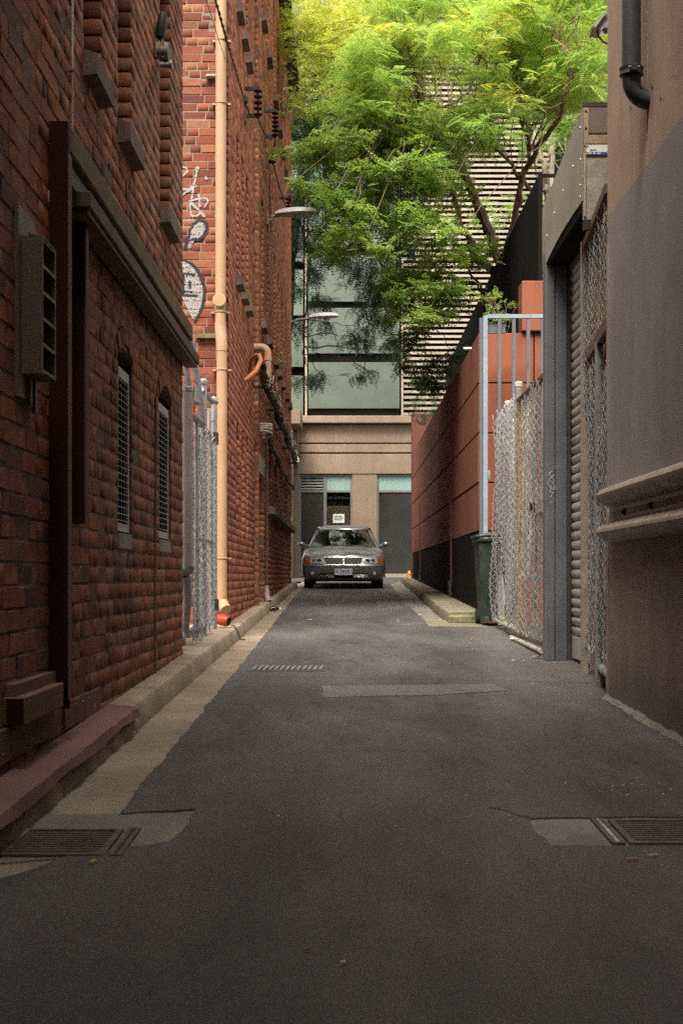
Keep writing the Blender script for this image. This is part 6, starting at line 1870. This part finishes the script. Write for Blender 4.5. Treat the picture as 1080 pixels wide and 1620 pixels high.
tree('stemmed_tree', 'pale multi-stem tree behind the black fence beside the sheet metal fascia', ([Vector((PP(872, 400, 25).x, 25, 3.95)), PP(872, 380, 25), PP(870, 325, 25)], .13, .09), L2,
     [('leaf_bright', F_FEATHER, fe2, dict(tilt=.3, droop=.3, scale=(.8, 1.3)))], 'bark_pale', 200, tw=4, twr=.012)

# --- dark tree behind the brick warehouse, hanging over the green panels
dk = [cl(px, py, y, r, r * .6, int(n * 2.2), tn) for (px, py, y, r, n, tn) in ((470, 60, 34, 1.3, 150, .5), (500, 130, 34, 1.5, 200, .35), (470, 210, 34, 1.2, 170, .25), (520, 215, 34, 1.3, 180, .3), (560, 240, 34, 1.2, 160, .3), (600, 260, 34, 1.1, 140, .25), (475, 290, 34, 1.1, 150, .25), (480, 370, 35, .9, 120, .2), (530, 330, 35, 1.0, 130, .25),
        (520, 400, 35, .7, 70, .3), (575, 420, 36, .8, 80, .3), (610, 440, 36, .9, 100, .25), (600, 500, 36, .7, 80, .25), (575, 530, 36, .5, 50, .25), (625, 550, 36, .5, 50, .3), (570, 590, 36.5, .35, 22, .3), (585, 470, 36, .6, 60, .25), (480, 520, 36, .6, 50, .25), (470, 440, 35, .7, 70, .2), (505, 470, 36, .5, 35, .3), (640, 400, 36, .9, 100, .2), (620, 330, 35, 1.0, 110, .2), (560, 160, 34, 1.3, 150, .4), (640, 300, 36, 1.0, 100, .15), (480, 600, 37, .5, 35, .15))]
tr0 = PP(452, 420, 35.5)
L3 = [([PP(462, 350, 35.5), PP(480, 280, 35.3), PP(492, 200, 35), PP(500, 120, 34.5), PP(510, 40, 34)], .22, .08),
      ([PP(480, 280, 35.3), PP(520, 240, 35), PP(570, 235, 34.5), PP(620, 250, 34.5)], .09, .03),
      ([PP(475, 300, 35.3), PP(540, 330, 35.5), PP(600, 400, 36), PP(615, 480, 36)], .06, .02),
      ([PP(468, 330, 35.4), PP(490, 400, 35.8), PP(485, 480, 36), PP(478, 560, 36.5)], .04, .015)]
tree('dark_tree', 'dark green tree leaning out from behind the far end of the brick warehouse', ([Vector((tr0.x - .3, 35.6, gz(35.6))), Vector((tr0.x - .15, 35.6, 6)), tr0, PP(462, 350, 35.5)], .30, .22), L3,
     [('leaf_dark', F_LONG, dk, dict(tilt=.45, droop=.5, scale=(.8, 1.4)))], 'bark_dark', 300, tw=2, twr=.014)

# --- golden green tree above the warehouse roofline
gd = [cl(px, py, y - 4.5 if px > 470 else y, r, r * .5, int(n * 2.0), tn) for (px, py, y, r, n, tn) in ((600, 95, 28, .8, 150, .6), (580, 15, 28, .9, 180, .85), (535, 55, 29, .9, 170, .85), (480, 60, 29, .8, 160, .5), (480, 20, 30, .9, 190, .5), (520, 40, 29, .9, 200, .7), (560, 10, 29, 1.0, 220, .8), (460, 100, 29, .6, 130, .5), (430, 95, 28, .35, 70, .6), (500, 90, 29, .8, 170, .6), (545, 85, 28, .8, 170, .6), (590, 45, 28, .8, 160, .7), (455, 160, 29, .35, 60, .3), (510, 160, 28, .6, 100, .4), (550, 140, 28, .6, 110, .5), (450, 195, 29.3, .22, 26, .25))]
L4 = [([PP(500, 120, 32), PP(510, 90, 31), PP(530, 40, 29.5), PP(560, 0, 29)], .10, .03), ([PP(500, 120, 32), PP(480, 100, 30), PP(450, 95, 28.8), PP(425, 92, 28)], .05, .012), ([PP(510, 90, 31), PP(560, 90, 29), PP(600, 50, 28)], .05, .015)]
tree('golden_tree', 'yellow green tree spilling over the top of the brick warehouse', ([Vector((-2.3, 34.0, gz(34))), Vector((-2.2, 34.0, 7)), Vector((-1.9, 33.6, 10.2)), PP(478, 150, 33), PP(500, 120, 32)], .16, .10), L4,
     [('leaf_gold', F_TUFT, gd, dict(tilt=.45, droop=.1, scale=(.8, 1.4)))], 'bark_dark', 400, tw=3, twr=.012)

# --- trees farther back on the terrace (deep background between the stems)
bk = [((rg0.uniform(4.2, 12), rg0.uniform(36.5, 40), rg0.uniform(6, 16)), (1.1, .9, .9), 60, rg0.uniform(.2, .7)) for _ in range(46)]
L5 = [([Vector((x, 37.5, 5)), Vector((x + .3, 37.8, 9)), Vector((x - .2, 38, 13)), Vector((x + .2, 38.2, 16))], .10, .03) for x in (6.2, 7.4, 8.6, 9.8)]
tree('background_tree', 'hazy green trees with grey stems behind the black fence, far right', ([Vector((7.9, 37.6, 1.0)), Vector((7.9, 37.6, 6)), Vector((8.0, 37.8, 11))], .2, .1), L5,
     [('leaf_mid', F_ROUND, bk, dict(tilt=.5, droop=.2, scale=(1.2, 2.0)))], 'bark_pale', 500, tw=1, twr=.02)

def small_plant(label, c, n, size, seed, m='leaf_mid', tint=.8, lean=(0, 0, 1)):
    t = thing('plant', label, 'plant', c)
    rn = random.Random(seed); b = MB(); tips = []
    for k_ in range(n):
        e = Vector(c) + Vector((rn.uniform(-.5, .5) + lean[0], rn.uniform(-.3, .3) + lean[1], rn.uniform(.5, 1) * lean[2])) * size
        b.tube(wiggle([Vector(c), Vector(c).lerp(e, .5) + Vector((0, 0, .06 * size)), e], .01, rn.random(), 3), .004, 5); tips.append(e); tips.append(Vector(c).lerp(e, .6))
    b.build('stems', M['bark'], t)
    V, Q, T = leaves([(tuple(p), (.05 * size + .02,) * 3, 6, tint) for p in tips], F_TUFT, seed, tilt=.6, droop=.2, scale=(.5 * size + .25, .8 * size + .3))
    np_mesh('foliage', V, Q, M[m], t, T)
small_plant('small leafy sapling growing on the red wall beside the steel fence frame', (xx(800, 17.6), 17.65, 4.0), 7, .55, 1, lean=(.0, 0, 1))
small_plant('tuft of weeds on a sill of the brick warehouse near the far lamp', (XLB + .05, 24.5, 4.57), 4, .3, 2)
small_plant('leafy shoot sprouting from the top of the warehouse wall beside the gutter', (XLB + .06, 25.5, 9.3), 9, .55, 3, 'leaf_mid', .3)
small_plant('lower leafy shoot sprouting from the warehouse wall above the insulator', (XLB + .06, 27.0, 8.75), 8, .5, 4, 'leaf_mid', .3)
small_plant('grass tuft pushing through the foot of the white plastic gate', (xx(815, 14.8), 14.8, gz(14.8) + .02), 6, .22, 5, 'leaf_gold', .6)
small_plant('dark green creeper clump on top of the far red wall', (XRED + .3, 30.5, 4.0), 16, .9, 6, 'leaf_dark', .4, (-.1, 0, 1))

# ================================================================== LITTER
def litter(name, label, px, py, size, m, cat, up=0.0, seed=0, group='litter on the lane', shape='flake'):
    x, y, z = G(px, py, up)
    r = random.Random(seed + int(px * 7 + py)); a = r.uniform(0, PI)
    b = MB()
    if shape == 'flake':
        n = 7; ring_ = []
        for k_ in range(n):
            th = 2 * PI * k_ / n
            rx_, ry_ = size * r.uniform(.7, 1.1), size * .55 * r.uniform(.7, 1.1)
            u_, v_ = rx_ * math.cos(th), ry_ * math.sin(th)
            ring_.append((x + u_ * math.cos(a * .3) - v_ * math.sin(a * .3), y + u_ * math.sin(a * .3) + v_ * math.cos(a * .3), z + .007 + .25 * size * abs(math.sin(th * 1.3 + a))))
        b.prism(ring_, (0, 0, .002 + size * .03))
    elif shape == 'stick':
        dx, dy = size * math.cos(a * .15), size * math.sin(a * .15)
        b.tube([(x - dx, y - dy, z + .008), (x, y, z + .009), (x + dx, y + dy, z + .008)], size * .14, 8)
    o = b.build(name, m)
    return tag(o, label, cat, group)
litter('leaf_scrap', 'pale yellow scrap on the asphalt in front of the left drain grate', 148, 1367, .012, M['leaf_yellow'], 'litter')
litter('cigarette_butt', 'orange cigarette butt lying below the right drain grate', 998, 1363, .020, M['butt'], 'cigarette', shape='stick')
litter('match_stick', 'thin cream stick lying just right of the cigarette butt', 1032, 1357, .020, M['cream_hose'], 'litter', shape='stick')
litter('leaf_scrap', 'cream scrap on the dark asphalt near the bottom of the photo', 543, 1528, .0095, M['scrap'], 'litter')
litter('leaf_scrap', 'faint brown scrap above the cream scrap on the foreground asphalt', 485, 1507, .008, M['leaf_brown'], 'litter')
litter('leaf_scrap', 'white scrap in the concrete gutter beside the plum kerb cap', 212, 1162, .014, M['scrap'], 'litter')
litter('leaf_scrap', 'tiny white scrap in the gutter above the left drain grate', 144, 1271, .008, M['scrap'], 'litter')
litter('pebble', 'small dark pebble in the gutter above the left drain grate', 102, 1258, .007, M['iron'], 'pebble')
litter('leaf_scrap', 'orange brown leaf at the kerb corner of the left grate', 6, 1337, .014, M['leaf_brown'], 'leaf')
litter('leaf_scrap', 'yellow leaf on the lane left of the car shadow', 489, 982, .04, M['leaf_yellow'], 'leaf')
litter('leaf_scrap', 'pale crumpled leaf on the lane just in front of the car', 520, 957, .05, M['leaf_brown'], 'leaf')
litter('paper_scrap', 'pale paper scrap in the gutter under the far brick wall', 448, 965, .045, M['scrap'], 'litter')
litter('paper_scrap', 'white scrap in the gutter beside the red tube', 398, 998, .026, M['scrap'], 'litter')
litter('paper_scrap', 'small white scrap in the gutter above the others by the far kerb', 445, 956, .03, M['scrap'], 'litter')
litter('plastic_scrap', 'flattened white plastic piece at the foot of the chain link gate', 817, 1014, .09, M['white_card'], 'litter')
litter('leaf_scrap', 'brown leaf at the foot of the white plastic gate', 798, 1000, .05, M['leaf_brown'], 'leaf')
litter('leaf_scrap', 'yellow scrap under the rusty gate leaf beside the column', 840, 1013, .035, M['leaf_yellow'], 'litter')
litter('stone', 'pale chipped stone at the foot of the steel column', 850, 1042, .07, M['gutter'], 'stone')
litter('stone', 'small beige stone on the lane left of the steel column', 812, 1047, .022, M['scrap'], 'stone')
litter('leaf_scrap', 'thin pale scrap on the lane near the small beige stone', 828, 1048, .022, M['leaf_brown'], 'litter')
litter('paper_scrap', 'white fleck on the lane just before the right kerb end', 665, 974, .035, M['scrap'], 'litter')
litter('leaf_scrap', 'pale leaf on the lane in front of the right kerb', 630, 985, .04, M['leaf_brown'], 'leaf')
rl = random.Random(42)
for k_ in range(26):
    px_, py_ = rl.uniform(380, 1000), rl.uniform(1100, 1330)
    if px_ < 545 - (py_ - 862) * .85: continue
    litter('grit_fleck', 'tiny pale grit fleck scattered on the lane asphalt', px_, py_, rl.uniform(.003, .006), M['scrap'], 'grit', group='grit flecks on the lane')
for k_ in range(14):
    px_, py_ = rl.uniform(935, 1060), rl.uniform(1242, 1262)
    litter('grit_fleck', 'tiny pale grit fleck scattered on the lane asphalt', px_, py_, rl.uniform(.003, .006), M['scrap'], 'grit', group='grit flecks on the lane')
for k_ in range(16):
    px_, py_ = rl.uniform(700, 930), rl.uniform(992, 1060)
    if px_ > 770 + (py_ - 992) * 2.3: continue
    litter('leaf_scrap', 'dry brown leaf fragment in front of the right hand gates', px_, py_, rl.uniform(.012, .026), M['leaf_brown'], 'leaf', group='dry leaf fragments by the gates')
# clear bottle
bt = thing('plastic_bottle', 'clear crushed plastic bottle lying in the gutter by the far brick wall', 'bottle', G(431, 967))
bp = Vector(G(431, 967)) + Vector((0, 0, .035))
MB().lathe(bp - Vector((.10, 0, 0)), (1, .1, 0), [(0, .02), (.01, .032), (.06, .034), (.08, .028), (.10, .033), (.15, .032), (.18, .014), (.20, .013)], 14).build('bottle_body', M['car_glass'], bt, True)
MB().lathe(bp + Vector((.10, .02, 0)), (1, .1, 0), [(0, .015), (.018, .015)], 10).build('bottle_cap', M['white_card'], bt)
